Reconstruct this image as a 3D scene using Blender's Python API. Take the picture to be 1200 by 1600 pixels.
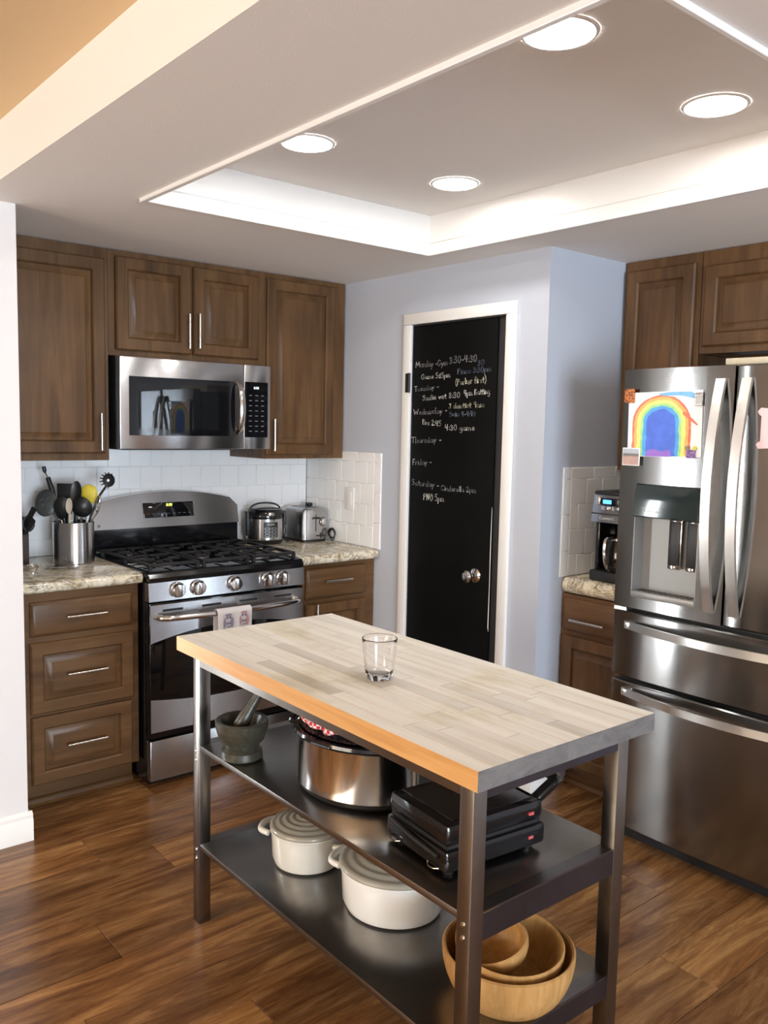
import bpy, bmesh, math, random
from mathutils import Vector, Matrix
random.seed(7)
R = math.radians
scene = bpy.context.scene
for o in list(bpy.data.objects): bpy.data.objects.remove(o)
COL = scene.collection

# ------------------------------------------------------------------ camera
CAM = Vector((-1.4825, -3.962, 1.5263)); YAW, PITCH, ROLL, FPX = R(39.7998), R(-5.6506), R(1.1928), 1346.6554
fw = Vector((math.sin(YAW)*math.cos(PITCH), math.cos(YAW)*math.cos(PITCH), math.sin(PITCH)))
r0 = Vector((math.cos(YAW), -math.sin(YAW), 0)); u0 = r0.cross(fw)
rt = r0*math.cos(ROLL)+u0*math.sin(ROLL); up = -r0*math.sin(ROLL)+u0*math.cos(ROLL)
cd = bpy.data.cameras.new('camera'); cam = bpy.data.objects.new('camera', cd); COL.objects.link(cam)
cd.sensor_fit = 'VERTICAL'; cd.sensor_height = 36; cd.lens = FPX/1600*36; cd.clip_start = .05
M3 = Matrix((rt, up, -fw)).transposed(); cam.matrix_world = Matrix.Translation(CAM) @ M3.to_4x4()
scene.camera = cam
def un(u, v, ax, val):                       # pixel of the photograph -> point on a plane x/y/z = val
    d = rt*((u-600)/FPX)+up*((800-v)/FPX)+fw
    i = 'xyz'.index(ax); return CAM+d*((val-CAM[i])/d[i])

# ------------------------------------------------------------------ world, lights, exposure
scene.view_settings.view_transform = 'Standard'; scene.view_settings.look = 'None'
scene.view_settings.gamma = 1; scene.view_settings.use_curve_mapping = False
scene.view_settings.exposure = 0.22
w = bpy.data.worlds.new('sky'); scene.world = w; w.use_nodes = True
w.node_tree.nodes['Background'].inputs[0].default_value = (.75, .86, 1, 1)
w.node_tree.nodes['Background'].inputs[1].default_value = 1.0
def area(name, loc, direction, sx, sy, power, col):
    l = bpy.data.lights.new(name, 'AREA'); l.shape = 'RECTANGLE'; l.size = sx; l.size_y = sy; l.energy = power; l.color = col
    o = bpy.data.objects.new(name, l); COL.objects.link(o); o.location = loc
    o.rotation_euler = Vector(direction).to_track_quat('-Z', 'Y').to_euler(); return o
area('daylight_patio_door', (-1.9, -9.65, 1.15), (0, 1, .0), 2.6, 2.1, 570, (.72, .85, 1))
area('daylight_west_window', (-4.95, -2.5, 1.45), (1, 0, .05), 2.2, 1.5, 125, (1, .88, .74))
area('daylight_sidelight', (-1.30, -.58, .95), (.8, -.6, 0), .30, 1.6, 9, (.93, .97, 1)).data.spread = R(55)
def point(name, loc, power, col, rad):
    l = bpy.data.lights.new(name, 'POINT'); l.energy = power; l.color = col; l.shadow_soft_size = rad
    o = bpy.data.objects.new(name, l); COL.objects.link(o); o.location = loc
point('living_room_lamp', (-3.1, -1.75, 1.2), 18, (1, .62, .30), .16)

# ------------------------------------------------------------------ materials
def new_mat(name):
    m = bpy.data.materials.new(name); m.use_nodes = True
    return m, m.node_tree.nodes, m.node_tree.links, m.node_tree.nodes['Principled BSDF']
def c4(c): return (c[0], c[1], c[2], 1)
MC = {}
def pm(name, col, rough=.5, metal=0, bump=0, bscale=60, var=.0, coat=0, emit=None, es=1, spec=None, trans=0, ior=None, alpha=None):
    if name in MC: return MC[name]
    m, n, l, b = new_mat(name)
    b.inputs['Base Color'].default_value = c4(col); b.inputs['Roughness'].default_value = rough; b.inputs['Metallic'].default_value = metal
    if coat: b.inputs['Coat Weight'].default_value = coat; b.inputs['Coat Roughness'].default_value = .08
    if emit: b.inputs['Emission Color'].default_value = c4(emit); b.inputs['Emission Strength'].default_value = es
    if spec is not None: b.inputs['Specular IOR Level'].default_value = spec
    if trans: b.inputs['Transmission Weight'].default_value = trans
    if ior: b.inputs['IOR'].default_value = ior
    tc = n.new('ShaderNodeTexCoord'); nz = n.new('ShaderNodeTexNoise'); nz.inputs['Scale'].default_value = bscale; nz.inputs['Detail'].default_value = 4
    l.new(tc.outputs['Object'], nz.inputs['Vector'])
    if var:
        mx = n.new('ShaderNodeMix'); mx.data_type = 'RGBA'
        mx.inputs[6].default_value = c4([v*(1-var) for v in col]); mx.inputs[7].default_value = c4([min(1, v*(1+var)) for v in col])
        l.new(nz.outputs['Fac'], mx.inputs[0]); l.new(mx.outputs[2], b.inputs['Base Color'])
    if bump:
        bp = n.new('ShaderNodeBump'); bp.inputs['Strength'].default_value = bump; bp.inputs['Distance'].default_value = .002
        l.new(nz.outputs['Fac'], bp.inputs['Height']); l.new(bp.outputs['Normal'], b.inputs['Normal'])
    MC[name] = m; return m
def ramp(n, stops):
    r = n.new('ShaderNodeValToRGB'); e = r.color_ramp.elements
    while len(e) < len(stops): e.new(.5)
    for k, (p, c) in enumerate(stops): e[k].position = p; e[k].color = c4(c)
    return r
def mapped(n, l, scale, rnd=0, coord='Object', rot=(0, 0, 0)):
    tc = n.new('ShaderNodeTexCoord'); mp = n.new('ShaderNodeMapping'); mp.inputs['Scale'].default_value = scale; mp.inputs['Rotation'].default_value = rot
    l.new(tc.outputs[coord], mp.inputs['Vector'])
    if rnd:
        oi = n.new('ShaderNodeObjectInfo'); mm = n.new('ShaderNodeMath'); mm.operation = 'MULTIPLY'; mm.inputs[1].default_value = rnd
        cb = n.new('ShaderNodeCombineXYZ'); l.new(oi.outputs['Random'], mm.inputs[0])
        for k in range(3): l.new(mm.outputs[0], cb.inputs[k])
        l.new(cb.outputs[0], mp.inputs['Location'])
    return mp
def noise(n, l, vec, scale, detail=5, rough=.6, dist=0):
    z = n.new('ShaderNodeTexNoise'); z.inputs['Scale'].default_value = scale; z.inputs['Detail'].default_value = detail
    z.inputs['Roughness'].default_value = rough; z.inputs['Distortion'].default_value = dist; l.new(vec.outputs[0], z.inputs['Vector']); return z
def mix(n, l, fac, a, b, mode='MIX'):
    m = n.new('ShaderNodeMix'); m.data_type = 'RGBA'; m.blend_type = mode
    for sock, v in ((m.inputs[0], fac), (m.inputs[6], a), (m.inputs[7], b)):
        if hasattr(v, 'links'): l.new(v, sock)
        elif isinstance(v, (int, float)): sock.default_value = v
        else: sock.default_value = c4(v)
    return m.outputs[2]
def bumpn(n, l, b, h, s, d=.002):
    bp = n.new('ShaderNodeBump'); bp.inputs['Strength'].default_value = s; bp.inputs['Distance'].default_value = d
    l.new(h, bp.inputs['Height']); l.new(bp.outputs['Normal'], b.inputs['Normal'])
def wood(name, dark, mid, light, axis, rough=.35, blotch=.5, rnd=7, fine=1, coat=.06, freq=1.):
    m, n, l, b = new_mat(name)
    s = [14*fine]*3; s['xyz'.index(axis)] = .9*fine
    mp = mapped(n, l, s, rnd); z = noise(n, l, mp, 1.6*freq, 7, .62, .6)
    r = ramp(n, [(.25, dark), (.5, mid), (.75, light)]); l.new(z.outputs['Fac'], r.inputs[0])
    mp2 = mapped(n, l, [2.5 if k != 'xyz'.index(axis) else 1.2 for k in range(3)], rnd); z2 = noise(n, l, mp2, 2.2, 3)
    r2 = ramp(n, [(.3, [1-blotch*.6]*3), (.7, [1.0+blotch*.35]*3)]); l.new(z2.outputs['Fac'], r2.inputs[0])
    col = mix(n, l, 1.0, r.outputs[0], r2.outputs[0], 'MULTIPLY')
    l.new(col, b.inputs['Base Color']); b.inputs['Roughness'].default_value = rough; b.inputs['Specular IOR Level'].default_value = .33
    b.inputs['Coat Weight'].default_value = coat; b.inputs['Coat Roughness'].default_value = .25
    bumpn(n, l, b, z.outputs['Fac'], .08, .001); return m
CABV = wood('cabinet_wood_vertical', (.068, .031, .0105), (.123, .060, .0215), (.176, .092, .038), 'z', .42, .5)
CABH = wood('cabinet_wood_horizontal', (.068, .031, .0105), (.123, .060, .0215), (.176, .092, .038), 'x', .42, .5)
CABD = pm('cabinet_interior_dark', (.03, .016, .01), .6, var=.3, bscale=20)
def floor_mat():
    m, n, l, b = new_mat('plank_floor')
    mp = mapped(n, l, (1.5, 12, 5), 23); z = noise(n, l, mp, 1.5, 10, .72, .8)
    r = ramp(n, [(.27, (.055, .022, .007)), (.42, (.165, .076, .026)), (.53, (.255, .133, .050)), (.68, (.45, .27, .115))]); l.new(z.outputs['Fac'], r.inputs[0])
    mp2 = mapped(n, l, (.9, 2.6, 1), 31); z2 = noise(n, l, mp2, 1.7, 4, .6, .5)
    r2 = ramp(n, [(.3, (.62, .58, .55)), (.72, (1.25, 1.2, 1.12))]); l.new(z2.outputs['Fac'], r2.inputs[0])
    c = mix(n, l, 1., r.outputs[0], r2.outputs[0], 'MULTIPLY')
    oi = n.new('ShaderNodeObjectInfo'); r3 = ramp(n, [(0, (.74, .70, .70)), (.5, (1, .96, .92)), (1, (1.22, 1.16, 1.05))]); l.new(oi.outputs['Random'], r3.inputs[0])
    c = mix(n, l, 1., c, r3.outputs[0], 'MULTIPLY'); l.new(c, b.inputs['Base Color'])
    b.inputs['Roughness'].default_value = .27; bumpn(n, l, b, z.outputs['Fac'], .12, .002); return m
FLOOR = floor_mat()
def granite():
    m, n, l, b = new_mat('cream_granite')
    mp = mapped(n, l, (1, 1, 1), 0); z = noise(n, l, mp, 14, 8, .7, 1.2); zz = noise(n, l, mp, 55, 6, .75)
    r = ramp(n, [(.30, (.28, .21, .12)), (.42, (.62, .53, .36)), (.52, (.80, .73, .57)), (.7, (.86, .82, .70))]); l.new(z.outputs['Fac'], r.inputs[0])
    r2 = ramp(n, [(.30, (.05, .03, .02)), (.38, (.8, .75, .66)), (.5, (1, 1, 1))]); l.new(zz.outputs['Fac'], r2.inputs[0])
    c = mix(n, l, .85, r.outputs[0], r2.outputs[0], 'MULTIPLY')
    v = noise(n, l, mp, 5.5, 9, .72, 2.2)
    rv = ramp(n, [(.47, (1, 1, 1)), (.495, (.16, .10, .07)), (.515, (.2, .13, .09)), (.54, (1, 1, 1))]); l.new(v.outputs['Fac'], rv.inputs[0])
    c = mix(n, l, .7, c, rv.outputs[0], 'MULTIPLY'); l.new(c, b.inputs['Base Color'])
    b.inputs['Roughness'].default_value = .12; b.inputs['Coat Weight'].default_value = .3; return m
GRAN = granite()
def steel(name, col=(.56, .56, .57), rough=.26, aniso=.6, grain='z', blot=.06):
    m, n, l, b = new_mat(name)
    b.inputs['Metallic'].default_value = 1; b.inputs['Base Color'].default_value = c4(col)
    s = [2, 2, 2]; s['xyz'.index(grain)] = 500
    mp = mapped(n, l, s); z = noise(n, l, mp, 1, 3)
    mr = n.new('ShaderNodeMapRange'); mr.inputs[3].default_value = rough-.012; mr.inputs[4].default_value = rough+.012
    l.new(z.outputs['Fac'], mr.inputs[0]); l.new(mr.outputs[0], b.inputs['Roughness'])
    mpb = mapped(n, l, (1, 1, 1)); zb = noise(n, l, mpb, 5, 4)
    rr = ramp(n, [(.3, [v*(1-blot) for v in col]), (.7, [v*(1+blot) for v in col])]); l.new(zb.outputs['Fac'], rr.inputs[0]); l.new(rr.outputs[0], b.inputs['Base Color'])
    if aniso:
        t = n.new('ShaderNodeTangent'); t.direction_type = 'RADIAL'; t.axis = 'Z'
        b.inputs['Anisotropic'].default_value = aniso; b.inputs['Anisotropic Rotation'].default_value = .25; l.new(t.outputs[0], b.inputs['Tangent'])
    return m
SS = steel('brushed_stainless', (.48, .48, .49), .24, .7); SSF = steel('fridge_stainless', (.31, .31, .305), .16, .82)
SSD = steel('worn_shelf_steel', (.27, .255, .24), .28, 0, 'y', .2); SSL = steel('table_leg_steel', (.25, .225, .20), .28, .3, 'x', .15)
CHR = pm('polished_steel', (.72, .71, .70), .13, 1, var=.05, bscale=9); NICK = pm('brushed_nickel', (.66, .63, .58), .27, 1, var=.06, bscale=30)
BLK = pm('black_gloss', (.006, .006, .007), .10, var=.3, bscale=12); BLKM = pm('black_matte_plastic', (.012, .012, .012), .42, var=.3, bscale=40)
IRON = pm('cast_iron', (.012, .012, .013), .5, bump=.25, bscale=300, var=.4); BGLASS = pm('black_glass', (.004, .004, .005), .05, var=.2, bscale=4)
PAINT = pm('blue_grey_wall_paint', (.49, .52, .585), .75, bump=.12, bscale=220, var=.02)
WHITE = pm('white_wall_paint', (.74, .725, .715), .72, bump=.12, bscale=200, var=.015)
CEIL = pm('ceiling_paint', (.85, .82, .785), .85, bump=.35, bscale=260, var=.02)
TRIM = pm('white_gloss_trim', (.83, .815, .785), .38, var=.015, bscale=14); LIVC = pm('living_room_ceiling_warm_light_tint', (.74, .53, .30), .85, bump=.2, bscale=200, var=.02)  # living room ceiling: the glow of warm light is put into its orange colour
TILE = pm('white_glazed_tile', (.86, .855, .84), .14, var=.02, bscale=7, bump=.06); GROUT = pm('pale_grout', (.80, .79, .76), .9, var=.06, bscale=90)
CHALKB = pm('chalkboard_paint', (.0035, .0035, .0035), .6, var=.5, bscale=5, spec=.1); CHARC = pm('charcoal_satin', (.035, .035, .038), .4, var=.2, bscale=8)
def obj_mat_emit(name, col, s): return pm(name, col, .4, emit=col, es=s)

# ------------------------------------------------------------------ mesh helpers
class MB:
    def __init__(s): s.b = bmesh.new(); s.mi = 0
    def _f(s, vs, smooth=True):
        try:
            f = s.b.faces.new(vs); f.material_index = s.mi; f.smooth = smooth; return f
        except ValueError: return None
    def box(s, x0, x1, y0, y1, z0, z1, bev=0, seg=2, M=None):
        x0, x1 = min(x0, x1), max(x0, x1); y0, y1 = min(y0, y1), max(y0, y1); z0, z1 = min(z0, z1), max(z0, z1)
        V = [s.b.verts.new(p) for p in ((x0,y0,z0),(x1,y0,z0),(x1,y1,z0),(x0,y1,z0),(x0,y0,z1),(x1,y0,z1),(x1,y1,z1),(x0,y1,z1))]
        F = [s._f([V[i] for i in q]) for q in ((3,2,1,0),(4,5,6,7),(0,1,5,4),(1,2,6,5),(2,3,7,6),(3,0,4,7))]
        nv = V
        if bev:
            E = list({e for f in F for e in f.edges})
            g = bmesh.ops.bevel(s.b, geom=E, offset=bev, segments=seg, affect='EDGES', profile=.5)
            nv = list({v for f in g['faces'] for v in f.verts} | {v for v in V if v.is_valid})
            for f in g['faces']: f.smooth = True; f.material_index = s.mi
        if M is not None: bmesh.ops.transform(s.b, matrix=M, verts=nv)
        return s
    def lathe(s, prof, n=32, c=(0, 0, 0), sx=1, sy=1, M=None, close=False):
        rings = []
        for r, z in prof:
            if r < 1e-6: rings.append([s.b.verts.new((c[0], c[1], c[2]+z))])
            else: rings.append([s.b.verts.new((c[0]+r*sx*math.cos(2*math.pi*k/n), c[1]+r*sy*math.sin(2*math.pi*k/n), c[2]+z)) for k in range(n)])
        pairs = list(zip(rings, rings[1:]))
        if close: pairs.append((rings[-1], rings[0]))
        for A, B in pairs:
            for k in range(n):
                k2 = (k+1) % n
                if len(A) == 1 and len(B) > 1: s._f([A[0], B[k2], B[k]])
                elif len(B) == 1 and len(A) > 1: s._f([A[k], A[k2], B[0]])
                elif len(A) > 1: s._f([A[k], A[k2], B[k2], B[k]])
        if M is not None: bmesh.ops.transform(s.b, matrix=M, verts=[v for q in rings for v in q])
        return s
    def tube(s, pts, r, n=8, closed=False, flat=1., cap=True, M=None):
        P = [Vector(p) for p in pts]; m = len(P); rs = r if isinstance(r, (list, tuple)) else [r]*m
        rings = []; prev = None
        for i in range(m):
            a = P[i-1] if (i or closed) else P[i]; b = P[(i+1) % m] if (i < m-1 or closed) else P[i]
            t = (b-a).normalized()
            if prev is None:
                q = Vector((0, 0, 1)) if abs(t.z) < .9 else Vector((0, 1, 0)); nrm = (q-t*q.dot(t)).normalized()
            else: nrm = (prev-t*prev.dot(t)); nrm = nrm.normalized() if nrm.length > 1e-6 else prev
            prev = nrm; bn = t.cross(nrm)
            rings.append([s.b.verts.new(P[i]+nrm*(rs[i]*flat*math.cos(2*math.pi*k/n))+bn*(rs[i]*math.sin(2*math.pi*k/n))) for k in range(n)])
        for i in range(m-1 if not closed else m):
            A, B = rings[i], rings[(i+1) % m]
            for k in range(n): s._f([A[k], A[(k+1) % n], B[(k+1) % n], B[k]])
        if cap and not closed: s._f(rings[0][::-1]); s._f(rings[-1])
        if M is not None: bmesh.ops.transform(s.b, matrix=M, verts=[v for q in rings for v in q])
        return s
    def prism(s, poly, axis, a0, a1, smooth=True):            # poly in the other two axes (cyclic order)
        ax = 'xyz'.index(axis)
        def P(p, a):
            q = [0, 0, 0]; q[ax] = a; q[(ax+1) % 3] = p[0]; q[(ax+2) % 3] = p[1]; return q
        A = [s.b.verts.new(P(p, a0)) for p in poly]; B = [s.b.verts.new(P(p, a1)) for p in poly]; n = len(poly)
        for k in range(n): s._f([A[k], A[(k+1) % n], B[(k+1) % n], B[k]], smooth)
        s._f(A[::-1]); s._f(B); return s
    def loops(s, L, capfirst=False, caplast=True):             # list of equal length vertex rings
        rings = [[s.b.verts.new(p) for p in q] for q in L]; n = len(rings[0])
        for A, B in zip(rings, rings[1:]):
            for k in range(n): s._f([A[k], A[(k+1) % n], B[(k+1) % n], B[k]])
        if capfirst: s._f(rings[0][::-1])
        if caplast: s._f(rings[-1])
        return s
    def grid(s, fn, nu, nv, thick=0):
        V = [[s.b.verts.new(fn(i/nu, j/nv)) for j in range(nv+1)] for i in range(nu+1)]
        F = [s._f([V[i][j], V[i+1][j], V[i+1][j+1], V[i][j+1]]) for i in range(nu) for j in range(nv)]
        if thick:
            s.b.normal_update()
            g = bmesh.ops.solidify(s.b, geom=[f for f in F if f], thickness=thick)
        return s
    def mesh(s, name, mats, angle=38, tri=False):
        bmesh.ops.recalc_face_normals(s.b, faces=s.b.faces)
        s.b.normal_update()
        for e in s.b.edges:
            if len(e.link_faces) == 2 and e.calc_face_angle(0) > R(angle): e.smooth = False
        me = bpy.data.meshes.new(name); s.b.to_mesh(me); s.b.free()
        for m in (mats if isinstance(mats, (list, tuple)) else [mats]): me.materials.append(m)
        return me
    def build(s, name, mats, parent=None, loc=None, rot=None, angle=38, label=None):
        return link(name, s.mesh(name, mats, angle), parent, loc, rot, label)
def link(name, me, parent=None, loc=None, rot=None, label=None):
    o = bpy.data.objects.new(name, me); COL.objects.link(o)
    if parent: o.parent = parent
    if loc is not None: o.location = loc
    if rot is not None: o.rotation_euler = rot
    if label: o['label'] = label
    return o
def tag(o, label, cat, group=None, kind=None):
    o['label'] = label; o['category'] = cat
    if group: o['group'] = group
    if kind: o['kind'] = kind
    return o
def thing(name, label, cat, loc=(0, 0, 0), rz=0, group=None):
    o = bpy.data.objects.new(name, None); COL.objects.link(o); o.location = loc; o.rotation_euler = (0, 0, rz); o.empty_display_size = .05
    return tag(o, label, cat, group)
def struct(o, label, cat): return tag(o, label, cat, kind='structure')
def box(name, mat, parent, *a, bev=0, label=None): return MB().box(*a, bev=bev).build(name, mat, parent, label=label)
def text(name, s, size, mat, parent, loc, rot, ext=.0004, label=None, align='LEFT'):
    c = bpy.data.curves.new(name, 'FONT'); c.body = s; c.size = size; c.extrude = ext; c.align_x = align; c.resolution_u = 3
    t = bpy.data.objects.new(name+'_tmp', c); COL.objects.link(t)
    me = bpy.data.meshes.new_from_object(t.evaluated_get(bpy.context.evaluated_depsgraph_get())); bpy.data.objects.remove(t)
    me.materials.clear(); me.materials.append(mat)
    return link(name, me, parent, loc, rot, label)
FRONT = (R(90), 0, 0)                                           # text that faces local -Y
def smooth_path(pts, k=4):
    P = [Vector(p) for p in pts]; out = []
    for i in range(len(P)-1):
        a = P[max(i-1, 0)]; b = P[i]; c = P[i+1]; d = P[min(i+2, len(P)-1)]
        for j in range(k):
            t = j/k; out.append(.5*((2*b)+(c-a)*t+(2*a-5*b+4*c-d)*t*t+(3*b-a-3*c+d)*t**3))
    return out+[P[-1]]

# ------------------------------------------------------------------ key dimensions (metres)
H, TOPZ = 2.253, 2.41             # kitchen soffit, tray / living room ceiling
XP, YP = 1.2536, -1.68            # pantry wall plane, pantry corner
XR = 2.05                         # wall behind the fridge
XW, YW = -.533, -.835             # end of the white wall beside the cabinets
XB = -.66                         # edge of the lowered ceiling
TX0, TX1, TY0, TY1 = -.247, 1.035, -3.095, -1.205
WX, WY = -4.8, -9.5               # far walls
CT = .911                         # counter height

# ------------------------------------------------------------------ structure
fl = struct(MB().box(WX, XR, WY, 0, -.06, -.013).box(WX, XR, WY, -36*.19, -.013, 0).build('floor', FLOOR), 'brown wood plank floor of the kitchen', 'floor')
PW, PL = .19, 1.24
pk = MB().box(0, PL-.0012, 0, PW-.0012, -.012, 0, bev=.0012, seg=1).mesh('plank', FLOOR)
y = 0; row = 0
cut = {}
while row < 36:
    x = WX-[.35, 1.02, .7, .15, .88, .5][row % 6]-random.uniform(0, .12)
    while x < XR:
        a, b_ = max(x, WX), min(x+PL, XR)
        if b_-a > .03:
            if b_-a > PL-.01: link('plank', pk, fl, (a, y-PW, 0))
            else: link('plank', MB().box(0, b_-a-.0012, 0, PW-.0012, -.012, 0, bev=.0012, seg=1).mesh('plank', FLOOR), fl, (a, y-PW, 0))
        x += PL
    y -= PW; row += 1
WT = .12
wb = struct(MB().box(XW-WT, XP, 0, WT, 0, TOPZ+.05).build('wall_back', PAINT), 'wall behind the stove with white tile backsplash', 'wall')
# pantry wall with the door opening
DY0, DY1, DZ = -.866, -1.466, 2.005
m = MB().box(XP, XP+WT, DY0, 0, 0, TOPZ).box(XP, XP+WT, YP, DY1, 0, TOPZ).box(XP, XP+WT, DY1, DY0, DZ, TOPZ)
wp = struct(m.build('wall_pantry', PAINT), 'grey wall around the chalkboard pantry door', 'wall')
wa = struct(MB().box(XP+WT, XR+WT, YP, YP+WT, 0, TOPZ).build('wall_alcove', PAINT), 'blue-grey wall beside the fridge and coffee maker', 'wall')
wr = struct(MB().box(XR, XR+WT, WY, YP, 0, TOPZ+.05).build('wall_right', PAINT), 'wall behind the fridge', 'wall')
NX0, NX1 = -1.24, -.92
wl = struct(MB().box(NX1, XW, YW, YW+.13, 0, TOPZ+.05).box(NX0, NX1, YW, YW+.13, 1.95, TOPZ+.05).box(NX0, NX1, YW, YW+.13, 0, .16).box(XW-WT, XW, YW+.13, 0, 0, H+.02).build('wall_left', WHITE), 'white wall ending beside the stove cabinets', 'wall')
m = MB().box(WX-WT, WX, WY, YW, 0, .7).box(WX-WT, WX, WY, YW, 2.2, TOPZ+.05).box(WX-WT, WX, WY, -3.6, .7, 2.2).box(WX-WT, WX, -1.4, YW, .7, 2.2)
ww = struct(m.build('wall_west', WHITE), 'white living room wall with a tall window', 'wall')
m = MB().box(WX, -3.2, WY-WT, WY, 0, TOPZ+.05).box(-.6, XR, WY-WT, WY, 0, TOPZ+.05).box(-3.2, -.6, WY-WT, WY, 2.2, TOPZ+.05).box(-3.2, -.6, WY-WT, WY, 0, .1)
ws = struct(m.build('wall_front', WHITE), 'white wall with wide patio door opposite the stove', 'wall')
def pane_mat():
    m, n, l, b = new_mat('window_pane'); n.remove(b)
    t = n.new('ShaderNodeBsdfTransparent'); g = n.new('ShaderNodeBsdfGlossy'); g.inputs[1].default_value = .02
    tc = n.new('ShaderNodeTexCoord'); nz = n.new('ShaderNodeTexNoise'); nz.inputs['Scale'].default_value = 3; l.new(tc.outputs['Object'], nz.inputs[0])
    mr = n.new('ShaderNodeMapRange'); mr.inputs[3].default_value = .05; mr.inputs[4].default_value = .07; l.new(nz.outputs[0], mr.inputs[0])
    mx = n.new('ShaderNodeMixShader'); l.new(mr.outputs[0], mx.inputs[0]); l.new(t.outputs[0], mx.inputs[1]); l.new(g.outputs[0], mx.inputs[2])
    l.new(mx.outputs[0], n['Material Output'].inputs[0]); return m
PANE = pane_mat()
m = MB()
for x0, x1 in ((-3.2, -3.14), (-1.93, -1.87), (-.66, -.6)): m.box(x0, x1, WY-.1, WY-.03, .1, 2.2)
for z0, z1 in ((.1, .17), (2.14, 2.2)): m.box(-3.14, -1.93, WY-.1, WY-.03, z0, z1).box(-1.87, -.66, WY-.1, WY-.03, z0, z1)
w1 = struct(m.build('window_1', TRIM), 'white framed patio door', 'window')
box('pane', PANE, w1, -3.14, -1.93, WY-.068, WY-.062, .17, 2.14); box('pane', PANE, w1, -1.87, -.66, WY-.068, WY-.062, .17, 2.14)
m = MB()
for y0, y1 in ((-3.6, -3.55), (-1.45, -1.4), (-2.52, -2.48)): m.box(WX-.1, WX-.03, y0, y1, .7, 2.2)
for z0, z1 in ((.7, .76), (2.14, 2.2)): m.box(WX-.1, WX-.03, -3.55, -2.52, z0, z1).box(WX-.1, WX-.03, -2.48, -1.45, z0, z1)
w2 = struct(m.build('window_2', TRIM), 'white framed tall living room window', 'window')
box('pane', PANE, w2, WX-.068, WX-.062, -3.55, -2.52, .76, 2.14); box('pane', PANE, w2, WX-.068, WX-.062, -2.48, -1.45, .76, 2.14)
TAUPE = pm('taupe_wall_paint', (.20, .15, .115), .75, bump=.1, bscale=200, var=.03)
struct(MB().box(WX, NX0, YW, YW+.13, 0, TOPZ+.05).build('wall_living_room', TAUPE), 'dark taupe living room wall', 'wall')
w3 = struct(MB().box(NX0, NX0+.02, YW+.05, YW+.11, .16, 1.95).box(NX1-.02, NX1, YW+.05, YW+.11, .16, 1.95).box(NX0+.02, NX1-.02, YW+.05, YW+.11, .16, .18).box(NX0+.02, NX1-.02, YW+.05, YW+.11, 1.93, 1.95).build('window_3', TRIM), 'narrow sidelight window in the white wall', 'window')
box('pane', PANE, w3, NX0+.02, NX1-.02, YW+.078, YW+.082, .18, 1.93)
# ceiling: lowered soffit with tray opening, beam face, tray, living room ceiling
YS = -4.7
m = MB()
m.box(XB, TX0, YS, 0, H, TOPZ+.1).box(TX1, XR, YS, 0, H, TOPZ+.1).box(TX0, TX1, TY1, 0, H, TOPZ+.1).box(TX0, TX1, YS, TY0, H, TOPZ+.1)
ce = struct(m.build('ceiling', CEIL), 'lowered plaster kitchen ceiling around the light tray', 'ceiling')
box('tray_top', CEIL, ce, TX0, TX1, TY0, TY1, TOPZ, TOPZ+.1)
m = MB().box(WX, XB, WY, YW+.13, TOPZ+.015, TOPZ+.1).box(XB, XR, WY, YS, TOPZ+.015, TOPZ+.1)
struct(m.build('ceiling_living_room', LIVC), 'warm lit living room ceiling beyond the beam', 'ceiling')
# tray trim: underside frame + inner fascia boards, each board a part
def tray_board(side):
    m = MB(); p, wd, d = .013, .03, .007
    if side == 'x0': m.box(TX0-.006, TX0+wd*.35, TY0-.006, TY1+.006, H-p, H+.045, bev=.002, seg=1)
    if side == 'x1': m.box(TX1-d, TX1+.006, TY0-.006, TY1+.006, H-p*.6, H+.042, bev=.002, seg=1)
    if side == 'y1': m.box(TX0+.012, TX1-d-.001, TY1-d, TY1+.006, H-p*.6, H+.042, bev=.002, seg=1)
    if side == 'y0': m.box(TX0+.012, TX1-d-.001, TY0-.006, TY0+d, H-p, H+.045, bev=.002, seg=1)
    return m
tt = thing('tray_trim', 'white wooden trim boards lining the ceiling tray opening', 'trim'); tt['kind'] = 'structure'; tt.name = 'trim_1'
for sd in ('x0', 'x1', 'y0', 'y1'): tray_board(sd).build('trim_board', TRIM, tt)
m = MB()
for a in ((TX0, TX0+.004, TY0, TY1), (TX1-.004, TX1, TY0, TY1), (TX0+.004, TX1-.004, TY1-.004, TY1), (TX0+.004, TX1-.004, TY0, TY0+.004)): m.box(*a, H+.046, TOPZ)
m.build('tray_wall', TRIM, ce)
# baseboards
def bprof(d, h): return [(0, 0), (-d, 0), (-d, h*.72), (-d*.7, h*.78), (-d*.75, h*.9), (-d*.3, h*.97), (0, h)]
m = MB().prism([(YW+p[0], p[1]) for p in bprof(.016, .108)], 'x', NX1, XW+.014).box(XW, XW+.014, YW+.001, -.62, 0, .1, bev=.003)
struct(m.build('baseboard_left', TRIM), 'white baseboard along the foot of the white wall', 'baseboard')
m = MB().box(XP-.014, XP, -.80, -.62, 0, .1, bev=.004).box(XP-.014, XP, YP-.014, -1.53, 0, .1, bev=.004).box(XP, 1.408, YP-.014, YP, 0, .1, bev=.004)
struct(m.build('baseboard_pantry', TRIM), 'white baseboard at the foot of the pantry walls', 'baseboard')

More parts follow.
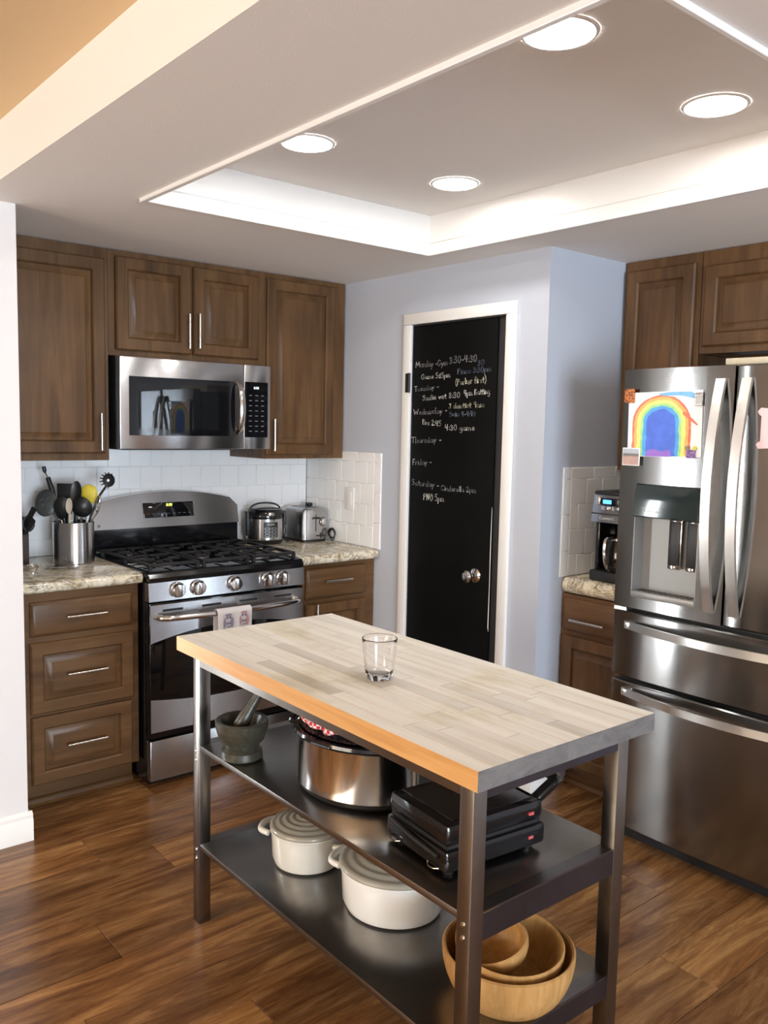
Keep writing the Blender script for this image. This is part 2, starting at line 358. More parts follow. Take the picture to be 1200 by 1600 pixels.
# ------------------------------------------------------------------ tiles
TS, TG = .108, .0022
tcache = {}
def tile_mesh(w_, h_, bull=False):
    k = (round(w_, 3), round(h_, 3))
    if k not in tcache: tcache[k] = MB().box(0, w_-TG, -.006, 0, 0, h_-TG, bev=.002, seg=1).mesh('tile', TILE)
    return tcache[k]
def tiles(parent, origin, rz, x0, x1, z0, z1, bl, br, btop, name='tile'):   # wall frame: x along the wall, faces -y
    c, s = math.cos(rz), math.sin(rz)
    def put(x, z, w_, h_):
        if w_ < .008 or h_ < .008: return
        link(name, tile_mesh(w_, h_), parent, (origin[0]+c*x, origin[1]+s*x, z), (0, 0, rz))
    gb = MB().box(x0, x1, -.003, 0, z0, z1).build('grout_bed', GROUT, parent, (origin[0], origin[1], 0), (0, 0, rz))
    a0 = x0+(.052 if bl else 0); a1 = x1-(.052 if br else 0); zt = z1-(.048 if btop else 0)
    for flag, xx in ((bl, x0), (br, x1-.052)):
        if flag:
            z = zt
            while z > z0+.01: h_ = min(.152, z-z0); put(xx, z-h_, .052, h_); z -= h_
            put(xx, zt, .052, z1-zt)
    if btop:
        x = a0
        while x < a1-.005: w_ = min(.152, a1-x); put(x, zt, w_, z1-zt); x += w_
    z = zt; r_ = 0
    while z > z0+.006:
        h_ = min(TS, z-z0); x = a0-(TS/2 if r_ % 2 else 0)
        while x < a1-.005:
            p0, p1 = max(x, a0), min(x+TS, a1); put(p0, z-h_, p1-p0, h_); x += TS
        z -= h_; r_ += 1
tiles(wb, (0, 0), 0, XW, XP-.007, CT, 1.42, False, False, False)
tiles(wp, (XP, 0), R(-90), .007, .656, CT, 1.394, False, True, True)
tiles(wa, (1.384, YP), 0, 0, XR-1.384, CT, 1.373, True, False, True)

# ------------------------------------------------------------------ pantry door
d1 = bpy.data.objects.new('door_1', None); COL.objects.link(d1); d1.location = (XP, DY0, 0); d1.rotation_euler = (0, 0, R(-90))
struct(d1, 'black chalkboard pantry door with a handwritten weekly schedule', 'door')
DW = DY0-DY1
leaf = MB().box(.004, .54, .002, .037, .008, DZ-.006, bev=.0015).build('door_leaf', CHALKB, d1)
box('latch_stile', CHARC, d1, .5415, DW-.004, .010, .040, .008, DZ-.006, bev=.0015)
def casing():
    m = MB(); cw, p = .052, -.017
    for a in ((-cw, 0, 0, DZ), (DW, DW+cw, 0, DZ)): m.box(a[0], a[1], p, 0, a[2], a[3], bev=.003)
    m.box(-cw, DW+cw, p, 0, DZ+.0005, DZ+cw, bev=.003); return m
casing().build('door_casing', TRIM, d1)
m = MB().box(-.001, .003, .0, .118, 0, DZ).box(DW-.003, DW+.001, 0, .118, 0, DZ).box(0, DW, .0, .118, DZ-.005, DZ+.001).box(.01, DW-.01, .05, .06, 0.01, DZ-.01); m.build('door_jamb', CHARC, d1)
for zz in (1.735, .27): MB().box(-.028, .006, -.0195, -.0165, zz-.045, zz+.045, bev=.002).tube([(.004, -.022, zz-.046), (.004, -.022, zz+.046)], .006).build('hinge', BLKM, d1)
kx, kz = .456, .878
M = Matrix.Translation((kx, .002, kz)) @ Matrix.Rotation(R(90), 4, 'X')
MB().lathe([(.0, 0), (.032, 0), (.032, .006), (.026, .010), (.012, .014), (.011, .032), (.020, .040), (.027, .050), (.027, .060), (.020, .068), (0, .070)], 24, M=M).build('door_knob', CHR, d1)
PCH = pm('bare_chipped_paint', (.75, .74, .70), .7, var=.05)
m = MB(); m.prism([(z, x) for x, z in ((.536, .66), (.5412, .64), (.5412, 1.18), (.540, 1.19), (.537, 1.0), (.5385, .85))], 'y', .0008, .0022); m.build('chipped_paint_strip', PCH, d1)
# stroke lettering in chalk
G = {
'M': (.9, [[(0,0),(.08,1),(.42,.25),(.75,1),(.85,0)]]), 'o': (.5, [[(.3,.5),(.05,.35),(.05,.1),(.25,0),(.43,.15),(.4,.4),(.25,.5)]]),
'n': (.5, [[(.02,.5),(.04,0)],[(.04,.3),(.2,.5),(.36,.42),(.4,0)]]), 'd': (.55, [[(.4,.4),(.15,.45),(.02,.2),(.15,0),(.38,.12)],[(.42,1),(.4,.5),(.45,0)]]),
'a': (.52, [[(.4,.4),(.2,.5),(.03,.25),(.12,.02),(.35,.15),(.4,.42)],[(.4,.45),(.46,0)]]), 'y': (.5, [[(.02,.48),(.18,.05)],[(.42,.5),(.2,.0),(.05,-.4)]]),
'-': (.42, [[(.06,.32),(.36,.35)]]), 'G': (.72, [[(.6,.82),(.35,1),(.05,.65),(.05,.25),(.3,0),(.6,.2),(.6,.42),(.38,.4)]]), 'm': (.75, [[(.02,.5),(.04,0)],[(.04,.3),(.18,.5),(.3,.4),(.32,0)],[(.32,.3),(.48,.5),(.6,.4),(.66,0)]]),
'3': (.55, [[(.05,.88),(.25,1),(.42,.82),(.2,.55),(.44,.35),(.3,.02),(.03,.12)]]), '0': (.55, [[(.25,1),(.05,.6),(.1,.12),(.3,0),(.46,.4),(.4,.9),(.2,1)]]), '4': (.58, [[(.1,1),(.05,.5),(.45,.48)],[(.42,.98),(.36,0)]]),
'5': (.55, [[(.45,1),(.12,.98),(.08,.6)],[(.08,.6),(.35,.6),(.45,.3),(.28,.02),(.03,.08)]]), '1': (.3, [[(.12,1),(.12,0)]]), '2': (.58, [[(.05,.8),(.25,1),(.42,.8),(.25,.4),(.04,.03)],[(.04,.03),(.5,.06)]]),
'8': (.55, [[(.42,.85),(.2,1),(.06,.8),(.38,.35),(.3,.02),(.08,.1),(.1,.35),(.4,.75),(.42,.88)]]), '9': (.52, [[(.42,.85),(.2,1),(.06,.75),(.2,.55),(.42,.75),(.42,.9)],[(.42,.85),(.36,0)]]), ':': (.2, [[(.08,.55),(.1,.5)],[(.08,.12),(.1,.07)]]),
'P': (.6, [[(.08,1),(.06,0)],[(.06,.95),(.4,1),(.48,.7),(.1,.5)]]), 'i': (.22, [[(.1,.48),(.11,0)],[(.1,.72),(.12,.76)]]), 'e': (.48, [[(.05,.25),(.38,.3),(.25,.5),(.05,.3),(.1,.03),(.4,.06)]]), 'p': (.5, [[(.04,.5),(.06,-.4)],[(.06,.4),(.25,.5),(.4,.3),(.25,.02),(.06,.08)]]),
'(': (.32, [[(.26,1.1),(.08,.6),(.08,.2),(.24,-.25)]]), ')': (.32, [[(.04,1.1),(.22,.6),(.22,.2),(.06,-.25)]]), 'k': (.5, [[(.06,1),(.06,0)],[(.38,.5),(.08,.25)],[(.1,.27),(.42,0)]]), 'K': (.55, [[(.06,.7),(.06,0)],[(.42,.65),(.08,.32)],[(.1,.33),(.46,0)]]),
'r': (.4, [[(.04,.5),(.06,0)],[(.06,.3),(.2,.48),(.34,.46)]]), 'f': (.4, [[(.36,.9),(.2,1),(.14,.6),(.14,0)],[(.02,.5),(.34,.52)]]), 's': (.42, [[(.34,.45),(.1,.45),(.08,.3),(.32,.2),(.28,.02),(.03,.04)]]), 't': (.4, [[(.18,.85),(.18,.1),(.34,.04)],[(.02,.55),(.36,.57)]]),
'T': (.6, [[(.0,.95),(.55,1)],[(.28,.98),(.26,0)]]), 'u': (.5, [[(.04,.5),(.05,.1),(.2,0),(.38,.15),(.4,.5)],[(.4,.45),(.44,0)]]), 'S': (.58, [[(.46,.85),(.25,1),(.06,.78),(.42,.4),(.36,.08),(.15,0),(.02,.14)]]), 'l': (.22, [[(.1,1),(.1,0)]]), 'v': (.45, [[(.02,.5),(.2,0),(.38,.5)]]),
'B': (.62, [[(.08,1),(.06,0)],[(.08,1),(.42,.88),(.1,.52)],[(.1,.52),(.5,.35),(.35,.02),(.06,.02)]]), 'g': (.5, [[(.38,.42),(.18,.5),(.04,.25),(.16,.04),(.36,.2),(.4,.45)],[(.4,.45),(.38,-.25),(.2,-.42),(.02,-.3)]]), 'J': (.5, [[(.12,.9),(.46,.9)],[(.32,.9),(.3,.15),(.15,0),(.03,.15)]]),
'W': (.95, [[(0,1),(.2,0),(.45,.7),(.66,0),(.9,1)]]), 'w': (.7, [[(.02,.5),(.16,0),(.32,.4),(.46,0),(.62,.5)]]), 'D': (.62, [[(.08,.95),(.08,0)],[(.0,.95),(.35,.92),(.52,.5),(.35,.04),(.06,0)]]), 'h': (.5, [[(.06,1),(.06,0)],[(.06,.3),(.22,.5),(.38,.4),(.4,0)]]),
'F': (.55, [[(.08,1),(.06,0)],[(.06,1),(.48,.98)],[(.06,.52),(.38,.55)]]), 'C': (.62, [[(.54,.85),(.3,1),(.05,.6),(.08,.2),(.3,0),(.55,.14)]]), 'N': (.7, [[(.06,0),(.08,1),(.5,.05),(.56,1)]]), 'O': (.6, [[(.3,1),(.05,.6),(.1,.12),(.32,0),(.52,.4),(.42,.9),(.25,1)]]), ' ': (.32, [])}
def chalk(s, px0, px1, cap, matl):
    a = un(*px0, 'x', XP); b = un(*px1, 'x', XP)
    A = Vector((-(a.y-DY0), a.z)); B = Vector((-(b.y-DY0), b.z)); D = (B-A); L = D.length; D.normalize(); N = Vector((-D.y, D.x))
    tot = sum(G[c][0] for c in s); k = L/tot; m = MB(); x = 0; rad = .0020
    for c in s:
        wd, strokes = G[c]; jy = random.uniform(-.05, .05); sc = random.uniform(.92, 1.08)
        for st in strokes:
            pts = smooth_path([Vector((p[0], p[1], 0)) for p in st], 4) if len(st) > 2 and c not in 'MWNTFv' else [Vector((p[0], p[1], 0)) for p in st]
            P = [A+D*((x+p.x*.88)*k)+N*((p.y*sc+jy)*cap) for p in pts]
            for q0, q1 in zip(P, P[1:]):
                t = (q1-q0)
                if t.length < 1e-6: continue
                t.normalize(); nn = Vector((-t.y, t.x))*rad*random.uniform(.75, 1.1); q0 = q0-t*rad*.5; q1 = q1+t*rad*.5
                V = [m.b.verts.new((p.x, .0013, p.y)) for p in (q0-nn, q1-nn, q1+nn, q0+nn)]
                m._f(V)
        x += wd
    return m.build('chalk_writing', matl, leaf)
CK1 = pm('bright_chalk', (.72, .72, .68), .9, var=.35, bscale=160); CK2 = pm('faint_chalk', (.34, .34, .34), .9, var=.4, bscale=160); CK3 = pm('bluish_chalk', (.17, .20, .27), .9, var=.4, bscale=160)
CK4 = pm('yellowish_chalk', (.60, .58, .44), .9, var=.3, bscale=160)
def zp(x, y): return (630+x*.16244, 540+y*.1625)
for s, p, q, cap, mt in (('Monday -Gym', (120,212), (430,186), 10.5, CK2), ('3:30-4:30', (440,172), (712,150), 11, CK2), ('Piano 3:30pm', (520,274), (850,246), 9.5, CK3), ('30', (715,190), (785,180), 8, CK3), ('Game 5:15pm', (172,322), (455,305), 8.5, CK1),
    ('(Parker first)', (500,380), (800,350), 10, CK4), ('Tuesday -', (108,442), (345,412), 8.5, CK2), ('Sadie vet 8:30', (185,525), (550,497), 9, CK1), ('4pm Batting', (583,482), (835,462), 9.5, CK1), ('J dentist 9am', (435,603), (785,592), 9, CK4),
    ('Wednesday -', (100,665), (425,645), 9.5, CK2), ('Swim 4-4:40', (440,680), (695,678), 8, CK3), ('Drs 2:45', (183,757), (365,775), 9, CK1), ('4:30 game', (400,814), (690,812), 9.5, CK1), ('Thursday -', (80,935), (370,927), 10, CK2),
    ('Friday -', (88,1145), (275,1143), 10, CK2), ('Saturday -', (80,1338), (345,1366), 10, CK2), ('Cinderella 2pm', (362,1393), (705,1415), 9, CK2), ('PNO 5pm', (192,1482), (395,1500), 11, CK1)):
    chalk(s, zp(*p), zp(*q), cap*.0026, mt)
# ---- SECTION: cabinets
def rect(x0, x1, z0, z1, i, y): return [(x0+i, y, z0+i), (x1-i, y, z0+i), (x1-i, y, z1-i), (x0+i, y, z1-i)]
def panel_door(parent, x0, x1, z0, z1, mat, name='door', fw_=.056, raised=True):
    if raised:
        d = MB().loops([rect(x0, x1, z0, z1, 0, -.001), rect(x0, x1, z0, z1, 0, -.013), rect(x0, x1, z0, z1, .006, -.020), rect(x0, x1, z0, z1, fw_-.007, -.020), rect(x0, x1, z0, z1, fw_-.003, -.0165), rect(x0, x1, z0, z1, fw_, -.0110), rect(x0, x1, z0, z1, fw_, -.004)], True, False).build(name, mat, parent)
        i = fw_-.001
        MB().loops([rect(x0, x1, z0, z1, i, -.004), rect(x0, x1, z0, z1, i+.007, -.0045), rect(x0, x1, z0, z1, i+.030, -.0160), rect(x0, x1, z0, z1, i+.032, -.0185), rect(x0, x1, z0, z1, i+.035, -.0188)]).build('panel', mat, d)
    else:
        d = MB().loops([rect(x0, x1, z0, z1, 0, -.001), rect(x0, x1, z0, z1, 0, -.009), rect(x0, x1, z0, z1, .004, -.013), rect(x0, x1, z0, z1, .012, -.018), rect(x0, x1, z0, z1, .018, -.020)], True).build(name, mat, parent)
    return d
def pull(parent, x, z, L, vert, y=-.020):
    m = MB(); a = L*.28; o = -.030
    if vert:
        m.tube([(x, y+o, z-L/2), (x, y+o, z+L/2)], .0055, 10)
        for k in (-a, a): m.tube([(x, y, z+k), (x, y+o, z+k)], .0042, 8)
    else:
        m.tube([(x-L/2, y+o, z), (x+L/2, y+o, z)], .0055, 10)
        for k in (-a, a): m.tube([(x+k, y, z), (x+k, y+o, z)], .0042, 8)
    return m.build('handle', NICK, parent)
def carcass(parent, w_, d_, z0, z1, mat=CABV, face=True, t=.018):
    m = MB().box(0, t, .019, d_, z0, z1).box(w_-t, w_, .019, d_, z0, z1).box(t, w_-t, .019, d_, z0+.012, z0+.03).box(t, w_-t, .019, d_, z1-t, z1).box(t, w_-t, d_-.006, d_, z0, z1)
    m.build('carcass', mat, parent)
def face_frame(parent, w_, z0, z1, stiles, rails, mat=CABV):
    m = MB(); e = .0006
    for a, b in stiles: m.box(a, b, 0, .019, z0, z1, bev=e, seg=1)
    xs = sorted(stiles)
    for a, b in rails:
        for (p0, p1), (q0, q1) in zip(xs, xs[1:]): m.box(p1, q0, .0005, .019, a, b)
    m.build('face_frame', mat, parent)
YU, ZU = -.336, 1.358            # upper cabinet face, underside
HC = H-.003
# tall upper cabinet by the white wall
ux = XW+.004
c = thing('upper_cabinet', 'dark wood upper cabinet over the utensil crock, tall single door with sheen', 'cabinet', (ux, YU, 0))
wd = -.013-ux
carcass(c, wd, -.008-YU, ZU, HC); face_frame(c, wd, ZU, HC, [(0, .04), (wd-.035, wd)], [(ZU, ZU+.03), (HC-.055, HC)])
d = panel_door(c, .025, wd-.018, 1.388, 2.205, CABV); pull(d, wd-.05, 1.48, .155, True)
# cabinet above the microwave
c = thing('upper_cabinet', 'short dark wood double-door cabinet above the microwave', 'cabinet', (-.0125, YU, 0)); wd = .776
carcass(c, wd, -.008-YU, 1.807, HC); face_frame(c, wd, 1.807, HC, [(0, .03), (.375, .401), (wd-.04, wd)], [(1.807, 1.838), (HC-.035, HC)])
d = panel_door(c, .031, .382, 1.832, 2.226, CABV); pull(d, .358, 1.933, .155, True)
d = panel_door(c, .394, .735, 1.832, 2.226, CABV); pull(d, .408, 1.938, .155, True)
# tall upper cabinet at the pantry wall
c = thing('upper_cabinet', 'tall narrow dark wood upper cabinet above the toaster', 'cabinet', (.764, YU, 0)); wd = XP-.0078-.764
carcass(c, wd, -.008-YU, ZU, HC); face_frame(c, wd, ZU, HC, [(0, .03), (wd-.07, wd)], [(ZU, ZU+.03), (HC-.035, HC)])
d = panel_door(c, .006, wd-.072, 1.378, 2.226, CABV); pull(d, .034, 1.475, .155, True)
# base cabinets (left of the stove)
YF = -.61
def base(label, x, y, rz, wd, fronts, stiles, rails, depth, top=.864):
    c = thing('base_cabinet', label, 'cabinet', (x, y, 0), rz)
    carcass(c, wd, depth, .10, top); face_frame(c, wd, .10, top, stiles, rails, CABH)
    MB().box(.0, wd, .075, .09, 0, .10).box(0, .016, .09, depth, 0, .10).box(wd-.016, wd, .09, depth, 0, .10).build('toe_kick', CABH, c)
    MB().prism([(.075, 0), (.060, 0), (.062, .012), (.068, .02), (.075, .022)], 'x', 0, wd).build('shoe_moulding', CABH, c)
    for kind, x0, x1, z0, z1, hx, hz, L, vert in fronts:
        d = panel_door(c, x0, x1, z0, z1, CABH if 'drawer' in kind else CABV, kind.replace('slab_', ''), .052, 'slab' not in kind)
        if L: pull(d, hx, hz, L, vert)
    return c
bx = XW+.004; o_ = -bx
base('dark wood base cabinet with three drawers beside the stove', bx, YF, 0, -.008-bx,
     [('slab_drawer', -.446+o_, -.037+o_, .694, .828, -.238+o_, .765, .16, False), ('drawer', -.449+o_, -.034+o_, .388, .668, -.238+o_, .537, .16, False), ('drawer', -.449+o_, -.042+o_, .106, .376, -.242+o_, .252, .16, False)],
     [(0, .09), (-.008-bx-.036, -.008-bx)], [(.10, .125), (.366, .40), (.66, .70), (.82, .864)], .60)
bx = .772; wd = XP-.003-bx
base('dark wood base cabinet with drawer and door under the toaster', bx, YF, 0, wd,
     [('slab_drawer', .055, .418, .694, .842, .226, .781, .16, False), ('door', .055, .418, .115, .668, .1, .6, .15, True)], [(0, .06), (wd-.07, wd)], [(.10, .125), (.66, .70), (.83, .864)], .60)
base('dark wood base cabinet below the coffee maker', 1.41, YP-.002, R(-90), .395,
     [('slab_drawer', .02, .375, .690, .828, .165, .745, .17, False), ('door', .02, .375, .115, .668, .05, .6, 0, True)], [(0, .03), (.365, .395)], [(.10, .125), (.66, .70), (.82, .843)], .63, .843)
# countertops with eased nose
def nose(y0, y1, z0, z1, n=6):
    r_ = (z1-z0)/2; p = [(y1, z0), (y1, z1)]
    for k in range(n+1):
        a = R(90)+math.pi*k/n; p.append((y0+r_*.8+r_*.8*math.cos(a), (z0+z1)/2+r_*math.sin(a)))
    return p
def counter(label, x0, x1, yf, yb, z0, z1):
    return tag(MB().prism(nose(yf, yb, z0, z1), 'x', x0, x1).build('countertop', GRAN), label, 'countertop')
counter('speckled cream granite countertop under the utensil crock', XW+.002, -.004, -.652, -.007, .866, CT-.001)
counter('speckled cream granite countertop under the rice cooker and toaster', .768, XP-.008, -.652, -.007, .866, CT-.001)
o = counter('speckled cream granite countertop under the coffee maker', .001, .392, -.652-.0, -.002, .845, CT-.001)
o.location = (XR, YP-.008, 0); o.rotation_euler = (0, 0, R(-90))
# right upper cabinets
c = thing('upper_cabinet', 'narrow dark wood upper cabinet over the coffee maker', 'cabinet', (1.75, YP-.0085, 0), R(-90)); wd = .3595
carcass(c, wd, .298, ZU, HC); face_frame(c, wd, ZU, HC, [(0, .03), (wd-.03, wd)], [(ZU, ZU+.03), (HC-.04, HC)])
panel_door(c, .018, wd-.022, 1.378, 2.21, CABV)
c = thing('upper_cabinet', 'short wide dark wood cabinet above the fridge', 'cabinet', (1.75, YP-.370, 0), R(-90)); wd = .92
carcass(c, wd, .298, 1.845, HC); face_frame(c, wd, 1.845, HC, [(0, .03), (.44, .48), (wd-.03, wd)], [(1.845, 1.88), (HC-.06, HC)])
panel_door(c, .02, .45, 1.872, 2.19, CABV); panel_door(c, .47, .90, 1.872, 2.19, CABV)

# ------------------------------------------------------------------ microwave
mw = thing('microwave', 'stainless over-the-range microwave with black window and bowed handle', 'microwave', (.003, -.395, 1.405))
W_, HM = .756, .399
box('housing', BLKM, mw, 0, W_, .018, .385, 0.004, HM-.001)
dr = MB().box(.004, .606, -.012, .017, .002, HM-.002, bev=.004).build('door', SS, mw)
MB().box(.045, .560, -.0135, -.011, .062, .315, bev=.001, seg=1).build('window', BGLASS, dr)
MB().box(.085, .475, -.0142, -.0133, .09, .285).build('mesh_screen', pm('dark_window_mesh', (.008, .009, .010), .02, var=.2), dr)
m = MB().tube(smooth_path([(.575, -.014, .075), (.575, -.045, .11), (.575, -.058, .19), (.575, -.045, .275), (.575, -.014, .31)], 5), .015, 10, flat=.55); m.build('handle', CHR, dr)
m = MB().lathe([(.013, 0), (.013, .001), (.0105, .001), (.0105, 0)], 24, M=Matrix.Translation((.30, -.0121, .352)) @ Matrix.Rotation(R(90), 4, 'X'), close=True); m.build('emblem', CHR, dr)
text('emblem_letters', 'GE', .013, CHR, dr, (.2915, -.0123, .3475), FRONT)
cp = MB().box(.608, W_-.003, -.012, .017, .002, HM-.002, bev=.004).build('control_panel', SS, mw)
MB().box(.612, .738, -.0135, -.011, .058, .318, bev=.001, seg=1).build('keypad', BGLASS, cp)
text('clock', '8:50', .016, obj_mat_emit('white_display', (.75, .85, .9), 1.5), cp, (.66, -.0138, .285), FRONT)
KEY = pm('key_print', (.16, .16, .17), .6, var=.1)
for r_ in range(8):
    for k in range(3): box('key', KEY, cp, .635+k*.033, .650+k*.033, -.0139, -.0134, .085+r_*.024, .089+r_*.024)
m = MB().box(.05, .70, .06, .33, -.004, .004); m.build('underside_grille', BLKM, mw)

# ------------------------------------------------------------------ gas range
st = thing('gas_range', 'stainless and black gas range with five knobs and a towel on its oven handle', 'stove', (.0, -.70, 0))
SW = .762
MB().box(.003, SW-.003, .045, .67, .02, .885).box(.02, SW-.02, .06, .62, 0, .02).build('body', BLK, st)
ck = MB().box(0, SW, .012, .60, .887, .912, bev=.008).build('cooktop', BLK, st)
MB().prism([(.002, .872), (.030, .872), (.045, .905), (.010, .905), (.0, .89)], 'x', .004, SW-.004).build('front_rail', BLK, st)
pa = MB().prism([(.0, .793), (.04, .793), (.04, .870), (.006, .870)], 'x', .0, SW).build('knob_panel', SS, st)
for kx in (.126, .22, .395, .564, .643):
    M = Matrix.Translation((kx, .001, .834)) @ Matrix.Rotation(R(92), 4, 'X')
    kn = MB().lathe([(.0, 0), (.033, 0), (.033, .005), (.029, .007), (.0285, .022), (.026, .027), (0, .028)], 28, M=M).build('knob', CHR, pa)
    MB().box(kx-.0065, kx+.0065, -.036, -.026, .808, .860, bev=.003).build('knob_grip', CHR, kn)
od = MB().box(.004, SW-.004, .004, .045, .214, .786, bev=.003).build('oven_door', BGLASS, st)
def arc_panel(z_top, edge, mid, up_, y0=-.0015, n=24):
    top, bot = [], []
    for k in range(n+1):
        x = .006+(SW-.012)*k/n; t = (2*k/n-1); zc = mid+(edge-mid)*t*t
        top.append((x, z_top)); bot.append((x, zc))
    return top, bot
def sheet(name, A, B, y0, y1, mat, parent):
    m = MB(); V = [[m.b.verts.new((p[0], yy, p[1])) for p in q] for yy in (y0, y1) for q in (A, B)]
    n = len(A)
    for k in range(n-1):
        m._f([V[0][k], V[0][k+1], V[1][k+1], V[1][k]]); m._f([V[2][k], V[3][k], V[3][k+1], V[2][k+1]])
        m._f([V[0][k], V[2][k], V[2][k+1], V[0][k+1]]); m._f([V[1][k], V[1][k+1], V[3][k+1], V[3][k]])
    for k in (0, n-1): m._f([V[0][k], V[1][k], V[3][k], V[2][k]])
    return m.build(name, mat, parent)
a, b_ = arc_panel(.778, .618, .665, True); sheet('upper_panel', a, b_, .0005, .006, SS, od)
a, b_ = arc_panel(.240, .382, .352, True); sheet('lower_panel', b_, a, .0005, .006, SS, od)
for k in range(4): MB().box(.06+k*.18, .15+k*.18, -.0006, .002, .748, .757).build('vent_slot', BLKM, od)
hp = [(.035, .004, .727), (.05, -.03, .727), (.12, -.052, .727), (.38, -.066, .727), (.64, -.052, .727), (.712, -.03, .727), (.727, .004, .727)]
MB().tube(smooth_path(hp, 5), .0125, 12).build('handle', CHR, od)
MB().box(.004, SW-.004, .004, .045, .030, .203, bev=.004).build('storage_drawer', SS, st)
# backguard
n = 20; A = []
for k in range(n+1):
    t = 2*k/n-1; x = SW*k/n; z = 1.192-.05*t*t-(.03*max(0, (abs(t)-.9)/.1)**2); A.append((x, z))
def slab(pts_top, z0, yb0, yb1, yback):      # slanted fronted plate following a top curve
    m = MB(); zt = max(p[1] for p in pts_top)
    f0 = [m.b.verts.new((p[0], yb0, z0)) for p in pts_top]; f1 = [m.b.verts.new((p[0], yb0+(yb1-yb0)*(p[1]-z0)/(zt-z0), p[1])) for p in pts_top]
    g0 = [m.b.verts.new((p[0], yback, z0)) for p in pts_top]; g1 = [m.b.verts.new((p[0], yback, p[1])) for p in pts_top]
    for k in range(len(pts_top)-1):
        m._f([f0[k], f0[k+1], f1[k+1], f1[k]]); m._f([g0[k+1], g0[k], g1[k], g1[k+1]]); m._f([f1[k], f1[k+1], g1[k+1], g1[k]]); m._f([f0[k+1], f0[k], g0[k], g0[k+1]])
    for k in (0, -1): m._f([f0[k], f1[k], g1[k], g0[k]])
    return m
bgp = slab(A, 1.025, .595, .63, .685).build('backguard', SS, st)
MB().box(.004, SW-.004, .602, .683, .90, 1.024).build('backguard_base', BLK, st)
MB().box(.252, .512, 0, .003, -.036, .036, bev=.002).build('display', BGLASS, bgp, (0, .607, 1.105), (R(-12), 0, 0))
text('clock', '8:50', .018, obj_mat_emit('amber_display', (.75, .8, .12), 2.5), bgp, (.365, .6013, 1.123), (R(78), 0, 0))
for r_ in range(3):
    for k in range(9): box('key', KEY, bgp, .265+k*.027, .279+k*.027, .6035-.0006+r_*.0035, .6045+r_*.0035, 1.0845+r_*.013, 1.0875+r_*.013) if not (3 <= k <= 5 and r_ == 2) else None
MB().lathe([(.007, 0), (.007, .001), (0, .001)], 16, M=Matrix.Translation((.03, .5975, 1.043)) @ Matrix.Rotation(R(80), 4, 'X')).build('emblem', KEY, bgp)
# burners and grates
def burner(x, y, r_):
    b_ = MB().lathe([(0, .0), (r_*1.25, 0), (r_*1.2, .008), (r_*.95, .012), (0, .012)], 24, (x, y, .911)).build('burner', pm('burner_alloy', (.25, .25, .25), .45, 1, var=.1), ck)
    MB().lathe([(0, .012), (r_*.9, .012), (r_*.92, .018), (r_*.7, .022), (0, .0225)], 24, (x, y, .911)).build('burner_cap', IRON, b_)
for x, y, r_ in ((.15, .17, .042), (.15, .43, .034), (.381, .30, .04), (.61, .17, .048), (.61, .43, .03)): burner(x, y, r_)
for gx in (.02, .266, .512):
    m = MB(); gw, zz = .228, .945; y0, y1 = .04, .56; bw = .007
    for a in ((gx, gx+2*bw, y0, y1), (gx+gw-2*bw, gx+gw, y0, y1)): m.box(*a, zz-.016, zz-.002, bev=.003, seg=1)
    for yy in (y0, (y0+y1)/2-bw, y1-2*bw): m.box(gx+2*bw, gx+gw-2*bw, yy, yy+2*bw, zz-.016, zz-.002, bev=.003, seg=1)
    for cy in (.17, .43):
        for dx, dy in ((-1, 0), (1, 0), (0, -1), (0, 1)):
            cx = gx+gw/2
            e = (.085 if dx else .1)
            x0, x1 = sorted((cx+dx*.03, cx+dx*e)); yy0, yy1 = sorted((cy+dy*.03, cy+dy*e))
            m.box(x0-(bw if dy else 0), x1+(bw if dy else 0), yy0-(bw if dx else 0), yy1+(bw if dx else 0), zz-.012, zz+.002, bev=.003, seg=1)
    for xx in (gx+bw, gx+gw-bw):
        for yy in (y0+bw, y1-bw, (y0+y1)/2): m.box(xx-bw, xx+bw, yy-bw, yy+bw, .911, zz-.01)
    m.build('grate', IRON, st)
# tea towel on the oven handle
def cloth_mat(name, a, b2, scale, kind='check', thr=.5):
    m, n, l, b = new_mat(name); mp = mapped(n, l, (1, 1, 1))
    c = n.new('ShaderNodeTexChecker'); c.inputs['Scale'].default_value = scale; c.inputs['Color1'].default_value = c4(a); c.inputs['Color2'].default_value = c4(b2)
    l.new(mp.outputs[0], c.inputs['Vector']); l.new(c.outputs['Color'], b.inputs['Base Color']); b.inputs['Roughness'].default_value = .9
    z = noise(n, l, mp, 400, 2); bumpn(n, l, b, z.outputs['Fac'], .3); return m
LINEN = pm('white_linen', (.78, .77, .80), .9, bump=.3, bscale=500, var=.04)
tw = thing('tea_towel', 'white tea towel with purple-grey owls hanging on the oven handle', 'towel', (.35, -.70-.066, .727))
def tfn(u, v):
    s_ = v; x = (u-.5)*.165
    L1 = .15; arc = math.pi*.0195; tot = L1*2+arc
    d = s_*tot
    wv = .004*math.sin(u*11+1)
    if d < L1: yy, zz = -.0195-wv*min(1, (L1-d)/.05), -(L1-d)
    elif d < L1+arc: a = (d-L1)/.0195; yy, zz = -.0195*math.cos(a), .0195*math.sin(a)
    else: yy, zz = .0195-.0*wv, -(d-L1-arc)*.85
    return (x, yy, zz)
MB().grid(tfn, 14, 30, thick=.0018).build('cloth', LINEN, tw)
OWL = pm('owl_print', (.30, .29, .42), .9, var=.25, bscale=150); OWLR = pm('owl_print_red', (.50, .30, .32), .9, var=.2); OWLL = pm('owl_print_pale', (.62, .61, .68), .9, var=.1)
